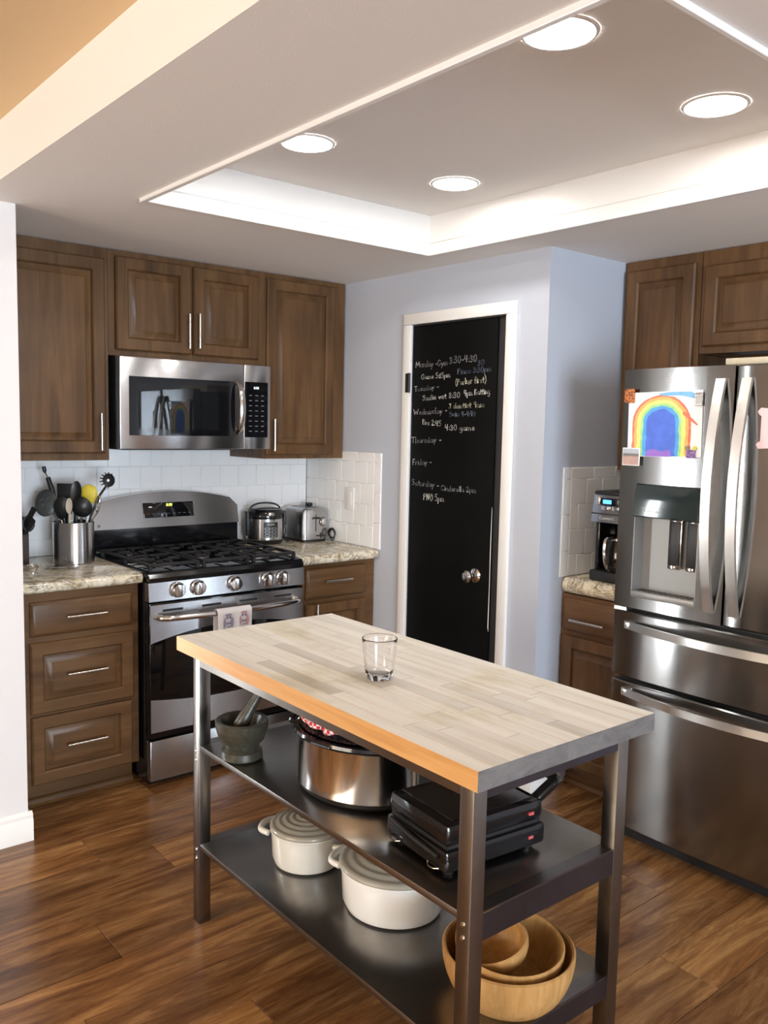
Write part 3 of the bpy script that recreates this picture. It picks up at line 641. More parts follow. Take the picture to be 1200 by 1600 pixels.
def ellipse(m, cx, cz, rx, rz, y, n=16):
    m._f([m.b.verts.new((cx+rx*math.cos(2*math.pi*k/n), y, cz+rz*math.sin(2*math.pi*k/n))) for k in range(n)]); return m
for cx, cz, wing in ((-.035, -.035, OWL), (.04, -.032, OWLR), (-.03, -.115, OWL), (.045, -.112, OWLR)):
    yb = -.0262; o = ellipse(MB(), cx, cz, .021, .033, yb).build('owl_print', OWLL, tw)
    m = MB(); ellipse(m, cx+.016, cz-.006, .008, .024, yb-.0004); ellipse(m, cx-.017, cz-.006, .005, .022, yb-.0004); ellipse(m, cx, cz+.028, .017, .006, yb-.0004)
    m.build('owl_wings', wing, o)
    m = MB(); ellipse(m, cx-.007, cz+.017, .005, .005, yb-.0007); ellipse(m, cx+.007, cz+.017, .005, .005, yb-.0007)
    for k in range(3): ellipse(m, cx-.008+k*.008, cz-.008, .003, .006, yb-.0007); ellipse(m, cx-.005+k*.006, cz-.022, .002, .004, yb-.0007)
    for sx in (-1, 1): m._f([m.b.verts.new(p) for p in ((cx+sx*.005, yb-.0006, cz-.033), (cx+sx*.007, yb-.0006, cz-.033), (cx+sx*.007, yb-.0006, cz-.042), (cx+sx*.005, yb-.0006, cz-.042))])
    m.build('owl_face', pm('owl_dark', (.13, .12, .2), .9, var=.2), o)
# ---- SECTION: island
IX, IY, ITH = -.0517, -2.2555, R(-.5836); IW, IL, IZ, IT = .571, 1.2675, .888, .042
def stave_mat(name, bleached):
    m, n, l, b = new_mat(name)
    mp = mapped(n, l, (16, 1.1, 16), 19); z = noise(n, l, mp, 2, 7, .6, .4)
    if bleached:
        r_ = ramp(n, [(.25, (.58, .53, .45)), (.5, (.72, .69, .62)), (.78, (.80, .78, .73))]); lo, hi = (.74, .73, .72), (1.04, 1.04, 1.04)
    else:
        r_ = ramp(n, [(.25, (.52, .25, .08)), (.5, (.66, .36, .13)), (.78, (.75, .45, .19))]); lo, hi = (.9, .88, .86), (1.05, 1.05, 1.05)
    l.new(z.outputs['Fac'], r_.inputs[0])
    oi = n.new('ShaderNodeObjectInfo'); rr = ramp(n, [(0, lo), (.12, (.92, .92, .92)), (.5, (1, 1, 1)), (1, hi)]); l.new(oi.outputs['Random'], rr.inputs[0])
    c = mix(n, l, 1., r_.outputs[0], rr.outputs[0], 'MULTIPLY')
    if bleached:                                   # old water stains
        tc = n.new('ShaderNodeTexCoord'); ge = n.new('ShaderNodeNewGeometry')
        mpw = n.new('ShaderNodeMapping'); mpw.inputs['Scale'].default_value = (3.2, 2.2, 1); l.new(ge.outputs['Position'], mpw.inputs[0])
        zs = noise(n, l, mpw, 1.7, 4); rs = ramp(n, [(.55, (1, 1, 1)), (.66, (.86, .83, .70)), (.74, (.72, .66, .55))]); l.new(zs.outputs['Fac'], rs.inputs[0])
        c = mix(n, l, .8, c, rs.outputs[0], 'MULTIPLY')
    l.new(c, b.inputs['Base Color']); b.inputs['Roughness'].default_value = .5 if bleached else .42
    bumpn(n, l, b, z.outputs['Fac'], .08, .001); return m
STV = stave_mat('bleached_maple', True); HONEY = stave_mat('honey_maple_edge', False)
def endgrain():
    m, n, l, b = new_mat('weathered_end_grain'); mp = n.new('ShaderNodeMapping'); ge = n.new('ShaderNodeNewGeometry'); mp.inputs['Scale'].default_value = (7, 7, 16); l.new(ge.outputs['Position'], mp.inputs[0]); z = noise(n, l, mp, 1.6, 7, .65, 1)
    r_ = ramp(n, [(.25, (.075, .070, .067)), (.5, (.145, .136, .13)), (.75, (.20, .19, .18))]); l.new(z.outputs['Fac'], r_.inputs[0]); l.new(r_.outputs[0], b.inputs['Base Color']); b.inputs['Roughness'].default_value = .6; return m
ENDG = endgrain()
il = thing('kitchen_island', 'butcher-block island table with steel legs and two steel shelves', 'table', (IX, IY, 0), ITH)
tp = MB().box(-IW/2+.004, IW/2-.004, -IL/2+.004, IL/2-.004, IZ-IT+.001, IZ-.004).build('top', ENDG, il)
ns = 13; sw = IW/ns
smesh = {}
for i in range(ns):
    yv = -IL/2; k = 0; off = random.uniform(.08, .38)
    while yv < IL/2-.001:
        L = IL if i in (0, ns-1) else off if k == 0 else random.choice((.27, .34, .42, .5)); y2 = min(IL/2, yv+L)
        if IL/2-y2 < .08: y2 = IL/2
        key = (i in (0,), i == ns-1, round(y2-yv, 3))
        if key not in smesh:
            m = MB(); m.box(0, sw-.0002, 0, y2-yv-.0002, -IT, 0, bev=.0004, seg=1)
            m.b.normal_update()
            for f in m.b.faces:
                nn = f.normal
                f.material_index = 2 if abs(nn.y) > .3 else (1 if abs(nn.x) > .6 else 0)
            smesh[key] = m.mesh('stave', [STV, HONEY, ENDG])
        link('stave', smesh[key], tp, (-IW/2+i*sw, yv, IZ)); yv = y2; k += 1
LGW = .038; lx = IW/2-.0335-LGW; ly = IL/2-.042-LGW
legmesh = MB().box(0, LGW, 0, LGW, .0, IZ-IT-.0005, bev=.0015).mesh('leg', SSL)
ZS, ZL = .565, .255
bolt = MB().lathe([(0, 0), (.0055, 0), (.0045, .003), (0, .0035)], 10).mesh('bolt', CHR)
for sx in (-1, 1):
    for sy in (-1, 1):
        x0 = lx if sx > 0 else -lx-LGW; y0 = ly if sy > 0 else -ly-LGW
        lg = link('leg', legmesh, il, (x0, y0, 0))
        MB().box(.002, LGW-.002, .002, LGW-.002, .0, .006).build('foot_cap', BLKM, lg)
        for zz in (ZS-.02, ZS-.048, ZL-.02, ZL-.048): link('bolt', bolt, lg, (0, LGW/2, zz), (0, R(-90), 0))
for sx in (-1, 1):
    x0 = (lx+.016) if sx > 0 else -(lx+LGW-.002)
    box('apron', SSL, il, x0, x0+.02, -ly, ly, IZ-IT-.040, IZ-IT-.0005)
BLUED = steel('dark_rail_steel', (.13, .13, .16), .33, 0, 'x', .2)
for sy in (-1, 1):
    y0 = ly+.01 if sy > 0 else -(ly+LGW-.003)
    box('apron', BLUED, il, -lx, lx, y0, y0+.02, IZ-IT-.045, IZ-IT-.0005)
for zz, hh in ((ZS, .06), (ZL, .052)):
    m = MB().box(-(lx+LGW-.002), lx+LGW-.002, -ly+.0005, ly-.0005, zz-.016, zz, bev=.001).box(-lx+.0005, lx-.0005, -ly-LGW+.004, -ly, zz-.004, zz).box(-lx+.0005, lx-.0005, ly, ly+LGW-.004, zz-.004, zz)
    sh = m.build('shelf', SSD, il)
    for sy in (-1, 1):
        y0 = ly+LGW-.0035 if sy > 0 else -(ly+LGW-.001)
        box('end_rail', BLUED, sh, -lx+.0005, lx-.0005, y0, y0+.0025, zz-hh, zz-.0045)
# glass tumbler
GLS = pm('clear_glass', (.97, .97, .98), .02, trans=1, ior=1.45)
def glass():
    gp = [(0, 0), (.030, 0), (.033, .004)]
    for k in range(1, 12):
        t = k/12; gp.append((.033+.012*t**.8+(.0006 if k % 2 else 0), .004+.098*t))
    gp += [(.0455, .104), (.0442, .1055), (.0432, .104)]
    for k in range(11, 0, -1):
        t = k/12; gp.append((.0308+.012*t**.8, .012+.09*t))
    gp += [(.028, .014), (0, .012)]
    return gp
g = tag(MB().lathe(glass(), 40).build('drinking_glass', GLS, None, (-.113, -2.312, IZ+.0006)), 'clear ridged glass tumbler standing on the butcher-block top', 'glass')
# mortar and pestle
STONE = pm('dark_green_granite', (.042, .041, .029), .32, bump=.5, bscale=70, var=.7)
mo = (-.242, -1.853, ZS+.001)
mt = tag(MB().lathe([(0, 0), (.056, 0), (.061, .005), (.059, .025), (.047, .034), (.050, .041), (.066, .059), (.075, .090), (.077, .110), (.073, .114), (.062, .112), (.052, .086), (.035, .063), (0, .054)], 36).build('mortar', STONE, None, mo), 'dark speckled stone mortar on the middle island shelf', 'mortar')
a = Vector(mo)+Vector((-.012, .010, .075)); b_ = a+Vector((.075, -.03, .135))
pp = [a+(b_-a)*t for t in (0, .03, .12, .3, .5, .75, .93, 1)]
tag(MB().tube(pp, [.006, .016, .022, .021, .016, .013, .014, .006], 16).build('pestle', STONE), 'dark stone pestle leaning in the mortar', 'pestle')
# slow cooker (oval)
sc = thing('slow_cooker', 'oval stainless slow cooker with black stoneware crock on the middle shelf', 'slow cooker', (-.113, -2.228, ZS+.001), R(-78))
ex, ey = 1.50, 1.12
MB().lathe([(0, .0), (.104, .0), (.114, .010), (.116, .022), (0, .022)], 48, sx=ex, sy=ey).build('base', BLKM, sc)
MB().lathe([(.117, .020), (.1185, .022), (.121, .150), (.1225, .153), (.118, .155), (.112, .150)], 56, sx=ex, sy=ey).build('housing', CHR, sc)
MB().lathe([(.110, .152), (.126, .154), (.129, .160), (.127, .168), (.117, .171), (.110, .168), (.100, .08), (.05, .045), (0, .043)], 48, sx=ex, sy=ey).build('crock', BLK, sc)
for k in range(8): box('rim_mark', KEY, sc, -.03+k*.008, -.025+k*.008, -.1475, -.1440, .160, .163)
for s_ in (-1, 1):
    MB().tube(smooth_path([(s_*.180, -.04, .150), (s_*.210, -.035, .155), (s_*.224, 0, .156), (s_*.210, .035, .155), (s_*.180, .04, .150)], 4), .009, 8).build('handle', BLK, sc)
MB().tube(smooth_path([(-.170, -.02, .175), (-.205, -.018, .190), (-.222, .0, .192), (-.205, .018, .190), (-.170, .02, .175)], 4), .004, 8).build('lid_clip', CHR, sc)
sc2 = MB().lathe([(.108, .1715), (.115, .174), (.108, .178), (.06, .186), (.0, .19)], 48, sx=ex, sy=ey); sc2.build('lid', pm('smoked_glass', (.01, .01, .012), .05, var=.2), sc)
RED = cloth_mat('red_checked_cotton', (.55, .03, .05), (.80, .70, .66), 105)
pts, rad_ = [], []; rn = random.Random(4)
for k in range(30):
    t = k/29; ph_ = R(-158+96*t); r_ = .103+.006*math.sin(k*.9); pts.append((1.5*r_*math.cos(ph_), 1.12*r_*math.sin(ph_), .206+.006*math.sin(k*.55)-.012*t)); rad_.append((.017+.005*math.sin(k*1.3)+rn.uniform(-.003, .003))*(1-.25*t)*(.5 if k in (0, 29) else 1))
clo = tag(MB().tube(pts, rad_, 12, flat=.75).build('checked_cloth', RED, None, (-.113, -2.228, ZS+.001), (0, 0, R(-78)), angle=70), 'crumpled red and white checked cloth lying on the slow cooker', 'cloth')
# contact grill
gr = thing('contact_grill', 'black electric contact grill with raised handle on the middle shelf', 'grill', (-.095, -2.615, ZS+.001), R(-6))
gx, gy = .145, .115
MB().box(-gx, gx, -gy, gy, .012, .062, bev=.010).build('lower_housing', BLK, gr)
MB().box(-gx+.004, gx-.004, -gy+.004, gy-.004, .068, .118, bev=.014).build('upper_housing', BLK, gr)
MB().box(-gx+.01, gx-.01, -gy+.01, gy-.01, .060, .070).build('grill_plates', IRON, gr)
m = MB()
for sx in (-1, 1):
    for sy in (-1, 1): m.lathe([(0, 0), (.012, 0), (.014, .014), (0, .014)], 12, (sx*(gx-.03), sy*(gy-.03), 0))
m.build('feet', BLKM, gr)
m = MB().box(-gx+.03, gx-.03, -gy+.02, gy-.02, .1178, .1205, bev=.001, seg=1); m.build('lid_plate', pm('dark_mirror_steel', (.10, .10, .10), .16, 1, var=.1), gr)
m = MB().tube(smooth_path([(gx-.01, -.075, .095), (gx+.02, -.08, .115), (gx+.062, -.075, .140), (gx+.068, 0, .143), (gx+.062, .075, .140), (gx+.02, .08, .115), (gx-.01, .075, .095)], 4), .014, 10); hd = m.build('handle', BLK, gr)
MB().box(gx+.045, gx+.072, -.03, .04, .153, .158, bev=.001).build('handle_inlay', CHR, hd)
REDL = pm('red_badge', (.55, .09, .09), .5, var=.1)
for zz in (.036, .092): box('badge', REDL, gr, .092, .106, -gy-.0006, -gy+.004 if zz < .05 else -gy+.006, zz-.0035, zz+.0035)
for zz in (.04,): MB().tube([(-gx-.002, -.09, .045), (-gx-.006, .0, .052), (-gx-.002, .09, .06)], .006, 8).build('hinge_bar', BLKM, gr)
for yy in (-.07, .075): MB().tube(smooth_path([(-gx-.001, yy-.022, .020), (-gx-.007, yy-.008, .016), (-gx-.007, yy+.008, .015), (-gx-.001, yy+.020, .018)], 4), .0018, 6).build('latch_wire', CHR, gr)
# Dutch ovens
ENAM = pm('cream_enamel', (.63, .61, .54), .22, var=.05, bscale=6, coat=.4); ENAL = pm('grey_cream_enamel_lid', (.31, .285, .225), .28, var=.08, bscale=8, coat=.3); ENAW = pm('pale_white_enamel', (.80, .81, .78), .20, var=.04, bscale=6, coat=.4); ENAW2 = pm('grey_white_enamel_lid', (.37, .355, .30), .28, var=.08, bscale=8, coat=.3)
def dutch(label, loc, rz, r_, h_, sx, bm_, lm_):
    t = thing('dutch_oven', label, 'pot', loc, rz)
    MB().lathe([(0, 0), (r_*.78, 0), (r_*.9, .006), (r_*.965, .025), (r_, h_), (r_*1.03, h_+.003), (r_*1.03, h_+.008), (r_*.96, h_+.008), (r_*.93, .03), (r_*.8, .012), (0, .01)], 48, sx=sx).build('pot_body', bm_, t)
    pr = [(r_*1.035, h_+.009), (r_*1.045, h_+.013), (r_*1.03, h_+.017)]
    for k in range(26):
        q = 1-k/26; pr.append((r_*1.0*q+.001, h_+.019+.02*(1-q*q)+(.0016*math.sin(q*34)))) 
    pr.append((0, h_+.039)); pr = [(r_*1.0, h_+.0085)]+pr
    ld = MB().lathe(pr, 48, sx=sx).build('lid', lm_, t)
    MB().lathe([(.0, h_+.038), (.010, h_+.038), (.010, h_+.048), (.020, h_+.055), (.021, h_+.062), (.014, h_+.066), (0, h_+.067)], 20).build('lid_knob', lm_, ld)
    for s_ in (-1, 1):
        x0 = s_*r_*sx*.99
        MB().tube(smooth_path([(x0, -.045, h_-.016), (x0+s_*.030, -.038, h_-.013), (x0+s_*.042, 0, h_-.012), (x0+s_*.030, .038, h_-.013), (x0, .045, h_-.016)], 5), .009, 10).build('handle', bm_, t)
    return t
dutch('smaller cream Dutch oven with ringed lid on the bottom shelf', (-.092, -1.975, ZL+.001), R(-62), .106, .098, 1.0, ENAM, ENAL)
dutch('larger white Dutch oven with ringed grey lid on the bottom shelf', (-.048, -2.312, ZL+.001), R(112), .132, .110, 1.08, ENAW, ENAW2)
# wooden bowls
BAM = wood('bamboo_bowl', (.36, .18, .055), (.48, .265, .09), (.58, .35, .15), 'z', .42, .25, 5, 2.2)
def bowl(r_, rb, h_, t):
    p = [(0, 0), (rb, 0), (rb+.004, .003)]
    for k in range(1, 11): a = k/10; p.append((rb+(r_-rb)*(1-(1-a)**1.9)**.62 if a > 0 else rb, .003+(h_-.003)*a))
    p += [(r_-t*.5, h_+.003), (r_-t, h_)]
    for k in range(9, 0, -1): a = k/10; p.append(((rb+(r_-rb)*(1-(1-a)**1.9)**.62)-t, max(.003+(h_-.003)*a, .012)+.002))
    p += [(0, .012)]; return p
bc = Vector((-.080, -2.747, ZL+.001))
tag(MB().lathe(bowl(.149, .090, .118, .009), 56).build('wooden_bowl', BAM, None, bc), 'largest pale wooden bowl holding smaller bowls on the bottom shelf', 'bowl')
tag(MB().lathe(bowl(.122, .066, .100, .008), 48).build('wooden_bowl', BAM, None, bc+Vector((.002, .003, .0145+.018)), (R(3), R(-4), .5)), 'middle-sized pale wooden bowl nested in the largest bowl', 'bowl')
tag(MB().lathe(bowl(.078, .040, .058, .007), 40).build('wooden_bowl', BAM, None, bc+Vector((-.012, .012, .073)), (R(-14), R(-10), .5)), 'smallest shallow wooden bowl nested in the middle bowl', 'bowl')
# ---- SECTION: fridge
FY = -2.081
fr = thing('refrigerator', 'stainless french-door refrigerator with ice dispenser and child art', 'refrigerator', (1.20, FY, 0), R(-90))
FWD = .868; hw = .430
FSIDE = pm('fridge_side_grey', (.09, .09, .092), .4, var=.05, bscale=30)
box('cabinet_body', FSIDE, fr, .004, FWD-.004, .068, .80, .03, 1.735, bev=.004)
def fdoor(name, x0, x1, z0, z1, holes=None):
    def fy(x): t = (x-FWD/2)/(FWD/2); return .012*t*t
    m = MB(); n = 12
    xs = [x0+(x1-x0)*k/n for k in range(n+1)]
    ring = []
    for z, e in ((z0, .006), (z0+.005, 0), (z1-.005, 0), (z1, .006)):
        ring.append([(x0+.001, .060, z)]+[(x, fy(x)+e+(.006 if k in (0, n) else 0), z) for k, x in enumerate(xs)]+[(x1-.001, .060, z)])
    return m.loops(ring, True, True).build(name, SSF, fr)
dl = None
# left door: built round the dispenser recess
dx0, dx1, dz0, dz1 = .075, .331, .935, 1.342
def fyd(x): t = (x-FWD/2)/(FWD/2); return .012*t*t
def door_piece(m, x0, x1, z0, z1, edges):
    n = max(2, int((x1-x0)/.04)); L = []
    xs = [x0+(x1-x0)*k/n for k in range(n+1)]
    m.loops([[(x0, .060, z)]+[(x, fyd(x), z) for x in xs]+[(x1, .060, z)] for z in (z0, z1)], True, True)
m = MB()
door_piece(m, 0, dx0, .886, 1.75, 0); door_piece(m, dx1, hw, .886, 1.75, 0); door_piece(m, dx0, dx1, .886, dz0, 0); door_piece(m, dx0, dx1, dz1, 1.75, 0)
bmesh.ops.remove_doubles(m.b, verts=m.b.verts, dist=1e-5)
dl = m.build('door', SSF, fr)
dr_ = fdoor('door', hw+.006, FWD, .886, 1.75)
d_mid = fdoor('drawer', 0, FWD, .622, .870); d_low = fdoor('drawer', 0, FWD, .055, .606)
box('gasket', BLKM, fr, .008, FWD-.008, .0605, .0675, .06, 1.74)
box('kick_plate', BLKM, fr, .02, FWD-.02, .055, .08, .0, .05)
box('hinge_bracket', NICK, fr, .006, .06, .004, .06, .8715, .8845)
def vbar(x, z0, z1, parent):
    p = []; n = 12; m = MB(); L = []
    for k in range(n+1):
        t = k/n; z = z0+(z1-z0)*t; bow = .012+.055*(1-(2*t-1)**2)
        y_ = fyd(x)-bow; wv = .0165; th = .013
        L.append([(x-wv, y_+th, z), (x-wv, y_, z), (x+wv, y_, z), (x+wv, y_+th, z)])
    m.loops(L, True, True)
    for z in (z0+.015, z1-.015): m.box(x-.012, x+.012, fyd(x)-.012, fyd(x)+.004, z-.014, z+.014, bev=.003)
    return m.build('handle', HSTEEL, parent)
HSTEEL = steel('handle_steel', (.74, .72, .69), .30, .3)
vbar(.386, .925, 1.707, dl); vbar(.476, .925, 1.707, dr_)
def hbar(z, parent):
    m = MB(); n = 16; L = []; x0, x1 = .058, FWD-.058
    for k in range(n+1):
        t = k/n; x = x0+(x1-x0)*t; bow = .012+.052*(1-(2*t-1)**2)
        y_ = fyd(x)-bow
        L.append([(x, y_+.010, z-.014), (x, y_, z-.014), (x, y_, z+.014), (x, y_+.010, z+.014)])
    m.loops(L, True, True)
    for x in (x0+.02, x1-.02): m.box(x-.014, x+.014, fyd(x)-.02, fyd(x)+.004, z-.012, z+.012, bev=.003)
    return m.build('handle', HSTEEL, parent)
hbar(.822, d_mid); hbar(.572, d_low)
# dispenser
DSP = pm('dispenser_grey', (.27, .262, .25), .4, .5, var=.04)
dp = MB().box(dx0+.001, dx1-.001, .0585, .06, dz0, dz1).box(dx0+.0005, dx0+.004, .002, .0585, dz0, 1.22).box(dx1-.004, dx1-.0005, .002, .0585, dz0, 1.22).build('dispenser_cavity', DSP, dl)
MB().prism([(.0585, 1.222), (.004, 1.222), (-.010, 1.228), (-.006, 1.30), (.004, dz1-.003), (.0585, dz1-.003)], 'x', dx0+.0015, dx1-.0015).build('dispenser_panel', pm('dispenser_black_glass', (.012, .022, .022), .06, var=.2), dp)
for k in range(3): MB().lathe([(.0045, 0), (.0045, .0006), (.0032, .0006), (.0032, 0)], 12, M=Matrix.Translation((dx0+.045+k*.026, -.0102, 1.246)) @ Matrix.Rotation(R(90), 4, 'X'), close=True).build('icon', pm('icon_print', (.5, .55, .55), .5), dp)
MB().box(dx0+.035, dx0+.115, -.0107, -.0099, 1.2555, 1.2565).build('icon_line', pm('icon_print', (.5, .55, .55), .5), dp)
for x in (dx0+.125, dx0+.195):
    pd = MB().box(x, x+.044, .030, .038, 1.06, 1.215, bev=.004).build('paddle', BLKM, dp)
    MB().box(x-.003, x+.047, .036, .042, 1.045, 1.22, bev=.003).box(x+.012, x+.034, .024, .034, 1.046, 1.060, bev=.002).build('paddle_frame', CHR, pd)
MB().box(dx0+.001, dx1-.001, -.004, .058, dz0-.006, dz0+.018, bev=.004).build('drip_tray', DSP, dp)
for k in range(10): MB().box(dx0+.02+k*.022, dx0+.032+k*.022, .01, .05, dz0+.0178, dz0+.0195).build('grate_slat', BLKM, dp)
# things held on the fridge door (children's art, magnets): local frame = fridge frame
def onfridge(x, z): return Vector((1.20+fyd(x), FY-x, z))
PAPER = pm('drawing_paper', (.82, .81, .80), .85, var=.02, bscale=30)
def wc(name, col): return pm(name, col, .85, var=.28, bscale=28)
art = thing('child_painting', 'watercolour rainbow painting on white paper stuck to the fridge door', 'painting', onfridge(.178, 1.555)+Vector((-.0052, 0, 0)), R(-90))
art.rotation_euler = (0, R(-1.2), R(-90))
pw, ph = .145, .1135
MB().box(-pw, pw, -.0004, .0004, -ph, ph).build('paper', PAPER, art)
def arch(name, ro, ri, col, y_, seedn, both=True):
    rnd = random.Random(seedn); m = MB(); n = 36; O, I = [], []
    for k in range(n+1):
        t = k/n
        def pt(r_, jit):
            leg = ph-.002
            if t < .3: return (-r_*1.03+jit, -leg+(leg+.005)*t/.3)
            if t > .7: return (r_*1.03+jit, -leg+(leg+.005)*(1-t)/.3)
            a = math.pi*(1-(t-.3)/.4); return (r_*1.03*math.cos(a)+jit*.5, .005+r_*.86*math.sin(a)+jit)
        j = rnd.uniform(-.0022, .0022); O.append(pt(ro, j)); I.append(pt(ri, rnd.uniform(-.002, .002) if ri else 0))
    VO = [m.b.verts.new((p[0]-.012, y_, p[1])) for p in O]; VI = [m.b.verts.new((p[0]-.012, y_, p[1])) for p in I]
    for k in range(n): m._f([VO[k], VO[k+1], VI[k+1], VI[k]])
    return m.build(name, col, art)
for k, (ro, ri, nm, col) in enumerate(((.112, .101, 'red_band', (.72, .20, .12)), (.104, .090, 'orange_band', (.85, .45, .16)), (.093, .076, 'yellow_band', (.86, .76, .22)), (.079, .066, 'green_band', (.36, .66, .27)), (.069, .052, 'sky_blue_band', (.10, .36, .72)), (.056, .0, 'blue_fill', (.09, .17, .62)))):
    arch(nm, ro, ri, wc('watercolour_'+nm, col), -.0007-k*.0001, k+3)
m = MB(); m._f([m.b.verts.new((p[0]-.018, -.0014, p[1])) for p in ((-.052, -ph+.001), (.05, -ph+.001), (.045, -.088), (.01, -.094), (-.02, -.086), (-.047, -.092))]); m.build('purple_patch', wc('watercolour_purple', (.30, .16, .55)), art)
m = MB(); m._f([m.b.verts.new((p[0], -.0009, p[1])) for p in ((-.03, .106), (.02, .111), (.1, .11), (.13, .095), (.12, .085), (.06, .098), (0, .098))]); m.build('blue_stroke', wc('watercolour_blue_stroke', (.20, .45, .74)), art)
m = MB(); m._f([m.b.verts.new((p[0], -.0010, p[1])) for p in ((.07, .035), (.10, .012), (.128, -.006), (.131, -.002), (.105, .022), (.075, .045))]); m.build('red_stroke', wc('watercolour_red_band', (.72, .20, .12)), art)
def magnet(name, label, x, z, w_, h_, mat, rot=0, th=.004, y0=-.0012):
    o = MB().box(-w_/2, w_/2, -th, 0, -h_/2, h_/2, bev=min(.0015, th*.3), seg=1).build(name, mat, None, Vector((1.20+fyd(.178)-.0073, FY-x, z)), (0, 0, R(-90)))
    return tag(o, label, 'magnet')
def blotch(name, cols, scale):
    m, n, l, b = new_mat(name); mp = mapped(n, l, (1, 1, 1)); z = noise(n, l, mp, scale, 3); r_ = ramp(n, [(.3+.4*k/(len(cols)-1), c) for k, c in enumerate(cols)]); r_.color_ramp.interpolation = 'CONSTANT'
    l.new(z.outputs['Fac'], r_.inputs[0]); l.new(r_.outputs[0], b.inputs['Base Color']); b.inputs['Roughness'].default_value = .4; return m
magnet('fridge_magnet', 'orange and black patterned magnet at the painting corner', .036, 1.655, .042, .050, blotch('orange_black_print', [(.02, .015, .01), (.55, .16, .03), (.04, .02, .01), (.5, .3, .1)], 120))
pm_ = magnet('photo_magnet', 'small landscape photo magnet below the painting', .054, 1.437, .072, .064, PAPER)
for nm, a, col in (('photo_sky', (-.033, .033, .012, .029), (.42, .45, .50)), ('photo_beach', (-.033, .033, -.029, .002), (.45, .30, .26)), ('photo_horizon', (-.033, .033, .002, .012), (.20, .18, .17))):
    MB().box(a[0], a[1], -.0044, -.004, a[2], a[3]).build(nm, wc('photo_'+nm, col), pm_)
mk = magnet('fridge_magnet', 'small silver framed magnet at the painting corner', .308, 1.641, .030, .044, CHR)
box('inset', wc('magnet_inset', (.45, .42, .40)), mk, -.009, .009, -.0046, -.004, -.015, .015)
pz = tag(MB().box(-.017, .017, -.004, 0, -.017, .011, bev=.001, seg=1).build('puzzle_magnet', blotch('purple_print', [(.10, .04, .16), (.30, .14, .42), (.16, .1, .2)], 160), None, Vector((1.20+fyd(.178)-.0073, FY-.289, 1.458)), (0, 0, R(-90))), 'purple bear-eared magnet at the lower corner of the painting', 'magnet')
for sx, cc in ((-1, (.25, .22, .16)), (1, (.60, .58, .10))): MB().lathe([(0, 0), (.008, 0), (.008, .003), (0, .003)], 14, M=Matrix.Translation((sx*.014, -.0005, .017)) @ Matrix.Rotation(R(90), 4, 'X')).build('ear', wc('ear_%d' % sx, cc), pz)
tag(MB().prism([(z, x) for x, z in [(-.012, -.045), (-.016, -.052), (-.008, -.064), (.02, -.062), (.055, -.058), (.06, .058), (.02, .064), (-.006, .066), (-.016, .054), (-.010, .044), (-.003, .04), (-.003, -.04)]], 'y', -.0015, 0).build('pink_card', pm('pink_card', (.80, .52, .52), .8, var=.06, bscale=60), None, onfridge(.53, 1.545)+Vector((-.002, 0, 0)), (0, 0, R(-90))), 'pink scalloped paper card on the right fridge door', 'card')
# flat box on top of the fridge
bxm = pm('cream_cardboard', (.70, .62, .46), .8, var=.05, bscale=20)
cb = thing('cardboard_box', 'flat cream cardboard box lying on top of the fridge', 'box', (1.45, -2.34, 1.7365), R(-90))
MB().box(0, .40, 0, .30, 0, .035, bev=.002).build('tray', bxm, cb); MB().box(-.003, .403, -.003, .303, .0355, .058, bev=.002).build('lid', bxm, cb)
# ---- SECTION: coffee maker and counter things
CZ = CT+.0005
cm = thing('coffee_maker', 'black and stainless drip coffee maker with blue lit display on the counter', 'coffee maker', (1.46, -1.79, CZ), R(-90))
cw = .20
MB().box(0, cw, -.02, .20, 0, .045, bev=.008).build('base', BLKM, cm)
MB().box(.012, cw-.012, .11, .20, .045, .25, bev=.006).build('tower', BLK, cm)
MB().box(.012, .030, .0, .115, .045, .26, bev=.004).build('side_post', BLK, cm)
hd = MB().prism([(-.020, .245), (.20, .245), (.20, .355), (-.004, .355)], 'x', .0, cw).build('brew_head', SS, cm)
MB().box(.004, cw-.004, -.010, .20, .3555, .372, bev=.006).build('lid', BLKM, cm)
MB().box(.0, cw, -.0195, -.015, .278, .282).build('seam', BLKM, hd)
MB().box(.045, .155, -.0185, -.008, .315, .345, bev=.002).build('display_surround', BLK, hd)
MB().box(.055, .095, -.0195, -.018, .322, .338).build('display', obj_mat_emit('blue_lcd', (.05, .25, 1), 3.5), hd)
for x, z, w_, h_ in ((.018, .315, .024, .036), (.048, .296, .045, .017), (.10, .296, .045, .017)): MB().box(x, x+w_, -.0215, -.008, z, z+h_, bev=.003).build('button', CHR, hd)
text('brand_lettering', 'Cuisinart', .019, pm('pale_print', (.6, .6, .6), .5), hd, (.04, -.0193, .257), (R(90), 0, 0))
cf = MB().lathe([(0, .0), (.062, 0), (.068, .02), (.066, .09), (.052, .125), (.05, .14), (.056, .145), (0, .145)], 28, (.105, .045, .046)).build('carafe', pm('dark_coffee_glass', (.01, .008, .006), .06, var=.2), cm)
MB().lathe([(.0535, .128), (.0535, .136)], 28, (.105, .045, .046)).build('carafe_band', CHR, cf)
MB().tube(smooth_path([(.10, -.012, .185), (.098, -.045, .178), (.098, -.052, .13), (.10, -.04, .075), (.10, -.02, .065)], 4), .009, 8).build('carafe_handle', CHR, cf)
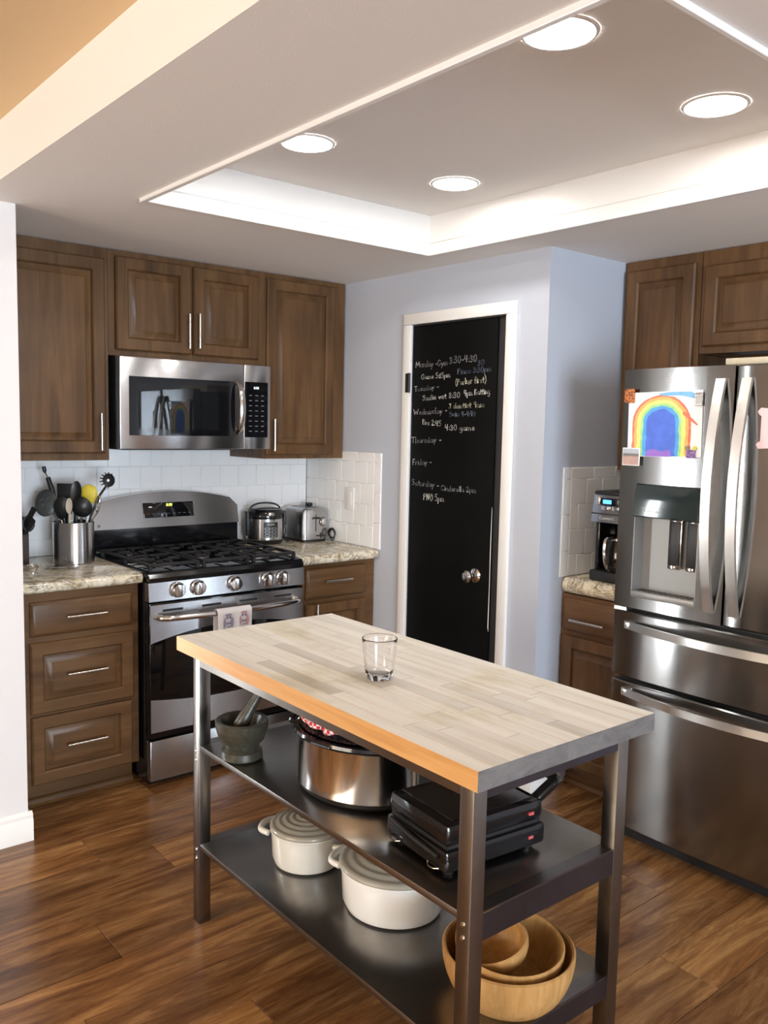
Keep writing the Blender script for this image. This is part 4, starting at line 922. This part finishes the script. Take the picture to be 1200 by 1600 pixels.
# rice cooker
rc = thing('rice_cooker', 'round stainless and black rice cooker beside the toaster', 'rice cooker', (.905, -.128, CZ), R(-14))
MB().lathe([(0, 0), (.082, 0), (.092, .008), (.096, .022), (0, .022)], 40).build('base', BLKM, rc)
MB().lathe([(.0955, .021), (.098, .024), (.0985, .130), (.096, .133)], 48).build('housing', SS, rc)
MB().lathe([(0, .130), (.099, .130), (.1005, .140), (.098, .160), (.085, .178), (.05, .186), (0, .188)], 48).build('lid', BLK, rc)
MB().box(-.108, -.092, -.035, .03, .04, .165, bev=.006).build('side_grip', BLKM, rc); MB().box(.092, .108, -.03, .03, .09, .165, bev=.006).build('side_grip', BLKM, rc)
MB().tube(smooth_path([(-.088, 0, .165), (-.07, 0, .192), (-.03, 0, .206), (.03, 0, .206), (.07, 0, .192), (.088, 0, .165)], 4), .008, 10, flat=.6).build('handle', BLKM, rc)
MB().box(-.016, .016, -.106, -.09, .147, .166, bev=.003).build('lid_button', CHR, rc)
cpl = MB()
def cyl_patch(m, a0, a1, z0, z1, r_, n=10):
    A = [m.b.verts.new((r_*math.sin(a0+(a1-a0)*k/n), -r_*math.cos(a0+(a1-a0)*k/n), z0)) for k in range(n+1)]; B = [m.b.verts.new((r_*math.sin(a0+(a1-a0)*k/n), -r_*math.cos(a0+(a1-a0)*k/n), z1)) for k in range(n+1)]
    for k in range(n): m._f([A[k], A[k+1], B[k+1], B[k]])
    return m
cp_ = cyl_patch(MB(), -.42, .42, .035, .118, .0995).build('control_panel', BLKM, rc)
WPR = pm('pale_print', (.6, .6, .6), .5)
for a0, a1, z0, z1 in ((-.42, -.40, .035, .118), (.40, .42, .035, .118), (-.42, .42, .035, .0365), (-.42, .42, .1165, .118)): cyl_patch(MB(), a0, a1, z0, z1, .0999).build('panel_border', WPR, cp_)
for r_ in range(3):
    for k in range(2):
        a0 = -.32+k*.36; z0 = .042+r_*.017
        m = MB(); cyl_patch(m, a0, a0+.26, z0, z0+.0013, .0999, 4); cyl_patch(m, a0, a0+.26, z0+.0095, z0+.0108, .0999, 4); cyl_patch(m, a0, a0+.02, z0, z0+.0108, .0999, 2); cyl_patch(m, a0+.24, a0+.26, z0, z0+.0108, .0999, 2); m.build('button_outline', WPR, cp_)
text('brand_lettering', 'AROMA', .0115, WPR, cp_, (-.0215, -.1003, .100), FRONT)
tag(MB().tube(smooth_path([(1.019, -.112, CZ+.085), (1.038, -.11, CZ+.075), (1.045, -.11, CZ+.05), (1.036, -.11, CZ+.02), (1.028, -.13, CZ+.0045), (1.03, -.17, CZ+.0045)], 5), .0032, 6).build('power_cord', BLKM), 'thin black power cord looping beside the rice cooker', 'cord')
# toaster
to = thing('toaster', 'brushed stainless two-slot toaster on the granite counter', 'toaster', (1.148, -.135, CZ), R(0))
tx, ty, th_ = .078, .108, .178
def rrect(hx, hy, r_, z, n=5):
    p = []
    for cx, cy, a0 in ((hx-r_, hy-r_, 0), (-hx+r_, hy-r_, 90), (-hx+r_, -hy+r_, 180), (hx-r_, -hy+r_, 270)):
        for k in range(n+1): a = R(a0+90*k/n); p.append((cx+r_*math.cos(a), cy+r_*math.sin(a), z))
    return p
MB().loops([rrect(tx*.97, ty*.97, .022, 0), rrect(tx*.97, ty*.97, .022, .012)], True, True).build('base', BLKM, to)
MB().loops([rrect(tx, ty, .02, .0125), rrect(tx, ty, .02, .155), rrect(tx-.004, ty-.004, .02, .170), rrect(tx-.016, ty-.016, .016, th_)], True, True).build('shell', SS, to)
for sx in (-1, 1): MB().box(sx*.026-.013, sx*.026+.013, -.075, .075, th_-.004, th_+.0006).build('bread_slot', BLKM, to)
MB().box(-.003, .003, -ty-.0012, -ty+.004, .055, .145, bev=.001, seg=1).build('lever_slot', BLKM, to)
MB().box(-.016, .014, -ty-.022, -ty-.001, .122, .132, bev=.003).build('lever', BLKM, to)
m = MB().tube([(.045+.022*math.cos(R(a)), -ty-.0012, .105+.022*math.sin(R(a))) for a in range(60, 301, 20)], .0022, 6); m.build('dial_mark', BLKM, to)
MB().lathe([(0, 0), (.015, 0), (.014, .010), (0, .012)], 20, M=Matrix.Translation((.045, -ty, .105)) @ Matrix.Rotation(R(90), 4, 'X')).build('dial', NICK, to)
MB().box(.002, .06, -ty-.003, -ty+.002, .028, .034, bev=.001, seg=1).box(.028, .036, -ty-.004, -ty, .018, .045).build('crumb_tray_pull', BLKM, to)
MB().box(.035, .062, .01, .05, th_+.0005, th_+.018, bev=.006).build('slot_cover', BLKM, to)
lp = []
for k in range(70):
    t = k/69; a = t*math.pi*2*3.2; lp.append((1.232+.004*math.sin(3*a)*0, -.272+.028*math.cos(a)+.012*t, CZ+.0395+.028*math.sin(a)*(1-.25*math.sin(t*9))))
lp = [(1.2372+.004*math.sin(k*.35), p[1], p[2]) for k, p in enumerate(lp)]
tag(MB().tube(lp, .0028, 6).build('power_cord', BLKM), 'bundled black power cord coiled beside the toaster', 'cord')
# outlet plate
ot = thing('wall_outlet', 'white rocker switch plate on the tiled return wall', 'outlet', (XP-.0068, -.41, 1.15), R(-90))
MB().box(-.036, .036, -.006, 0, -.058, .058, bev=.003).build('plate', TRIM, ot); MB().box(-.017, .017, -.0085, -.006, -.034, .034, bev=.001).build('rocker', TRIM, ot)
# utensil crock
cc = Vector((-.138, -.244, CZ))
tag(MB().lathe([(0, 0), (.083, 0), (.0855, .003), (.0855, .176), (.0845, .1785), (.0825, .1775), (.0825, .006), (0, .005)], 48).build('utensil_crock', SS, None, cc), 'cylindrical stainless crock packed with black cooking utensils', 'crock')
NYL = pm('black_nylon', (.014, .014, .013), .38, var=.3, bscale=20); NYG = pm('grey_nylon', (.05, .052, .05), .4, var=.2, bscale=20)
def utensil(name, label, parts, cat='utensil', mats=None):
    r_ = thing(name, label, cat, tuple(cc+Vector((0, 0, .007))))
    for pn, m, mt in parts: m.build(pn, mt, r_)
    return r_
LR = Vector((.768, -.64, 0)); LD = Vector((.60, .80, 0))           # sideways / away, seen from the kitchen
def P3(s_, d_, z): return LR*s_+LD*d_+Vector((0, 0, z))
def disc_head(c, nrm, r_, t=.004, sq=1.2, dish=0., upv=Vector((0, 0, 1))):
    nrm = nrm.normalized(); side = nrm.cross(upv).normalized(); upw = side.cross(nrm)
    m = MB(); M = Matrix((side, upw, nrm)).transposed().to_4x4(); M.translation = c
    pr = [(0, -dish), (r_*.4, -dish*.85), (r_*.75, -dish*.45), (r_*.97, 0), (r_, t*.5), (r_*.97, t), (r_*.72, t-dish*.4), (r_*.4, t-dish*.8), (0, t-dish)]
    m.lathe(pr, 28, sx=1, sy=sq, M=M); return m
# slotted skimmer leaning left, handle up
n_ = (-LD*.9+Vector((0, 0, .25))).normalized()
hc = P3(-.115, -.01, .250)
ut = utensil('slotted_spoon', 'black slotted spoon leaning out at the crock side nearest the white wall', [('bowl', disc_head(hc, -n_, .048, .004, 1.25, .010), NYG), ('handle', MB().tube([P3(-.050, -.01, .02), P3(-.068, -.012, .185), P3(-.082, -.012, .215)], .006, 8), NYG)])
for dx, dz, a in ((-.012, .012, .6), (.008, .016, .4), (-.006, -.006, .7), (.012, -.004, .5), (0, -.022, .6)):
    c0 = hc+LR*dx*1.2+Vector((0, 0, dz*1.2))-LD*.0125
    MB().tube([c0-LR*.008-Vector((0, 0, .005)), c0+LR*.008+Vector((0, 0, .005))], .0022, 6).build('slot', pm('slot_grey', (.12, .12, .12), .6), ut)  # slots are grey bars laid on the bowl, lighter than its nylon
utensil('masher', 'black handled tool with metal neck standing tallest in the crock', [('grip', MB().tube([P3(-.092, .036, .270), P3(-.106, .038, .31), P3(-.122, .04, .357)], [.009, .012, .010], 10), NYL), ('neck', MB().tube([P3(-.122, .04, .357), P3(-.134, .041, .378)], .003, 8), CHR), ('hanging_tip', MB().tube([P3(-.134, .041, .376), P3(-.136, .042, .385), P3(-.140, .042, .405)], [.004, .009, .008], 10), NYL), ('shaft', MB().tube([P3(-.03, .02, .02), P3(-.062, .032, .17), P3(-.092, .036, .270)], .004, 8), CHR)])
# solid ladles / spoons
def ladle(label, s_, d_, z, r_, name='ladle', mt=NYL, tilt=.25, sq=1.25, dish=.018, base_s=None, face=-1):
    n2 = (LD*face+Vector((0, 0, tilt)))
    return utensil(name, label, [('bowl', disc_head(P3(s_, d_, z), n2, r_, .004, sq, dish), mt), ('handle', MB().tube([P3((base_s if base_s is not None else s_*.5), d_+.005, .01), P3(s_*.9, d_+.008, z-r_*1.05)], .006, 8), mt)])
ladle('round black ladle bowl beside the wooden spoon in the crock', -.037, -.028, .228, .039, sq=1.4, face=1)
ladle('glossy black ladle nearest the crock rim, below the yellow brush', .044, -.026, .236, .045, sq=1.05, dish=.024, base_s=.02, face=1)
ladle('long oval black cooking spoon standing tall in the crock centre', .012, .004, .297, .024, 'cooking_spoon', sq=2.1, dish=.008)
# flat turner
m = MB().box(-.034, .034, -.002, .002, -.042, .042, bev=.0015); M = Matrix((LR, LD, Vector((0, 0, 1)))).transposed().to_4x4(); M.translation = P3(-.040, .014, .292)
bmesh.ops.transform(m.b, matrix=M, verts=m.b.verts)
utensil('turner', 'flat black turner with square blade in the crock', [('blade', m, NYL), ('handle', MB().tube([P3(-.015, .012, .02), P3(-.038, .016, .255)], .006, 8), NYL)])
m = MB().box(-.025, .025, -.002, .002, -.036, .036, bev=.0015); M = Matrix((LR*.9+LD*.3, LD*.9-LR*.3, Vector((.1, 0, 1)))).transposed().to_4x4(); M.translation = P3(-.004, .036, .285)
bmesh.ops.transform(m.b, matrix=M, verts=m.b.verts)
utensil('turner', 'black angled turner half hidden behind the other utensils', [('blade', m, NYL), ('handle', MB().tube([P3(0, .03, .02), P3(-.004, .036, .25)], .006, 8), NYL)])
WSP = pm('pale_wood_spoon', (.52, .44, .33), .6, var=.2, bscale=30)
ladle('pale wooden spoon between the two black ladles', .004, -.069, .245, .014, 'wooden_spoon', WSP, .1, 2.4, .002, .0)
# pasta fork
pc = P3(.143, .045, .350); n2 = (-LD+LR*.2).normalized()
pf = utensil('pasta_fork', 'black toothed pasta fork leaning over the stove backguard', [('bowl', disc_head(pc, n2, .026, .004, 1.15, .010), NYL), ('handle', MB().tube([P3(.035, .03, .02), P3(.060, .042, .185), P3(.104, .045, .285), P3(.132, .045, .325)], .0055, 8), NYL)])
for k in range(9):
    a = R(60+k*26); rad = LR*math.cos(a)+Vector((0, 0, 1))*math.sin(a)
    MB().tube([pc+rad*.022, pc+rad*.032-LD*.006, pc+rad*.036-LD*.016], [.0028, .0026, .0016], 6).build('tooth', NYL, pf)
MB().lathe([(0, 0), (.006, 0), (.006, .001), (0, .001)], 12, M=Matrix.Translation(pc-LD*.011+Vector((0, 0, 0))) @ Matrix.Rotation(R(90), 4, 'X') ).build('drain_hole', TILE, pf)
YEL = pm('yellow_silicone', (.72, .56, .05), .5, var=.12, bscale=40)
m = MB(); m.lathe([(0, 0), (.012, .0), (.022, .02), (.026, .045), (.022, .07), (.010, .082), (0, .084)], 20, sx=1.45, sy=.55, M=Matrix.Translation(P3(.072, .022, .248)) @ Matrix.Rotation(R(-38), 4, 'Z') @ Matrix.Rotation(R(-12), 4, 'Y'))
utensil('basting_brush', 'yellow spoon-shaped spatula head in the crock', [('head', m, YEL), ('handle', MB().tube([P3(.02, .015, .02), P3(.071, .022, .252)], .0055, 8), TRIM)])
m = MB()
for k in range(4):
    a = k*math.pi/4; w2 = LR*math.cos(a)+LD*math.sin(a); c0 = P3(.109, -.014, .225)
    m.tube(smooth_path([c0-Vector((0, 0, .02)), c0+w2*.012+Vector((0, 0, .02)), c0+w2*.010+Vector((0, 0, .05))+LR*.006, c0+Vector((0, 0, .062))+LR*.008, c0-w2*.010+Vector((0, 0, .05))+LR*.006, c0-w2*.012+Vector((0, 0, .02)), c0-Vector((0, 0, .02))], 4), .0012, 5)
utensil('wire_whisk', 'shiny wire whisk poking out beside the stove', [('wires', m, CHR), ('handle', MB().tube([P3(.03, -.005, .02), P3(.069, -.010, .160), P3(.107, -.014, .210)], .003, 8), CHR)])
utensil('kitchen_tongs', 'thin steel tong tips sticking up behind the yellow head', [('arm', MB().tube([P3(.015, .03, .02), P3(.026, .03, .305)], .0016, 6), CHR), ('arm', MB().tube([P3(.02, .034, .02), P3(.038, .034, .31)], .0016, 6), CHR)])
# metal spoon rest with spoon
sr = tag(MB().lathe([(0, .0), (.030, 0), (.045, .006), (.047, .008), (.043, .0085), (.028, .004), (0, .003)], 32, sx=1.5, sy=.8).build('spoon_rest', CHR, None, (-.235, -.375, CZ), (0, 0, R(-20))), 'shallow polished metal spoon rest in front of the crock', 'spoon rest')
tsn = thing('measuring_scoop', 'small metal scoop with looped handle lying on the granite', 'utensil', (-.352, -.365, CZ))
MB().lathe([(0, 0), (.016, 0), (.024, .010), (.025, .022), (.023, .022), (.021, .010), (.014, .003), (0, .003)], 24).build('cup', CHR, tsn)
MB().tube(smooth_path([(.022, -.005, .019), (.05, -.02, .016), (.085, -.055, .012), (.11, -.06, .012), (.125, -.045, .012)], 4), .003, 8, flat=.6).build('handle', CHR, tsn)
# knife block by the white wall
kb = thing('knife_block', 'dark knife block beside the white wall, mostly hidden', 'knife block', (-.365, -.155, CZ), R(0))
MB().prism([(-.05, 0), (.07, 0), (.07, .14), (.02, .20), (-.05, .13)], 'x', -.06, .05).build('block', CABD, kb)
for i, (x, z, ln) in enumerate(((.035, .165, .10), (.030, .125, .085))):
    k_ = MB().tube([(x, .0, z-.03), (x+.010, -.05, z+.02), (x+.024, -.095, z+.02+ln*.55)], [.008, .010, .011], 10, flat=1.3).build('knife_handle', BLKM, kb)
    for t in (.35, .7):
        MB().lathe([(0, 0), (.0025, 0), (.002, .0015), (0, .0015)], 8, M=Matrix.Translation((x+.010+.014*t, -.062-.045*t, z+.02+ln*.55*t)) @ Matrix.Rotation(R(90), 4, 'X')).build('rivet', NICK, k_)
m = MB().tube([(.046+.022*math.cos(R(a)), -.06, .175+.03*math.sin(R(a))) for a in range(0, 360, 24)], .006, 8, closed=True).tube([(.03, -.04, .12), (.036, -.058, .148)], .006, 8); m.build('scissors_handle', BLKM, kb)
# ------------------------------------------------------------------ recessed lights
LENS = pm('lit_lens', (1, 1, 1), .5, emit=(1, .965, .92), es=58)
for x, y, lab in ((.094, -2.647, 'round recessed ceiling light partly covered by the long tray trim, over the island'), (.742, -2.655, 'round recessed ceiling light in the tray in front of the fridge'), (.113, -1.631, 'round recessed ceiling light at the tray corner nearest the microwave'), (.763, -1.63, 'round recessed ceiling light at the tray corner nearest the pantry door')):
    t = thing('recessed_light', lab, 'ceiling light', (x, y, TOPZ), 0, 'recessed lights in the ceiling tray')
    MB().lathe([(.078, -.001), (.080, -.005), (.086, -.004), (.089, -.0005)], 40).build('trim_ring', TRIM, t)
    MB().lathe([(0, -.004), (.079, -.003), (.079, -.001), (0, -.001)], 40).build('lens', LENS, t)
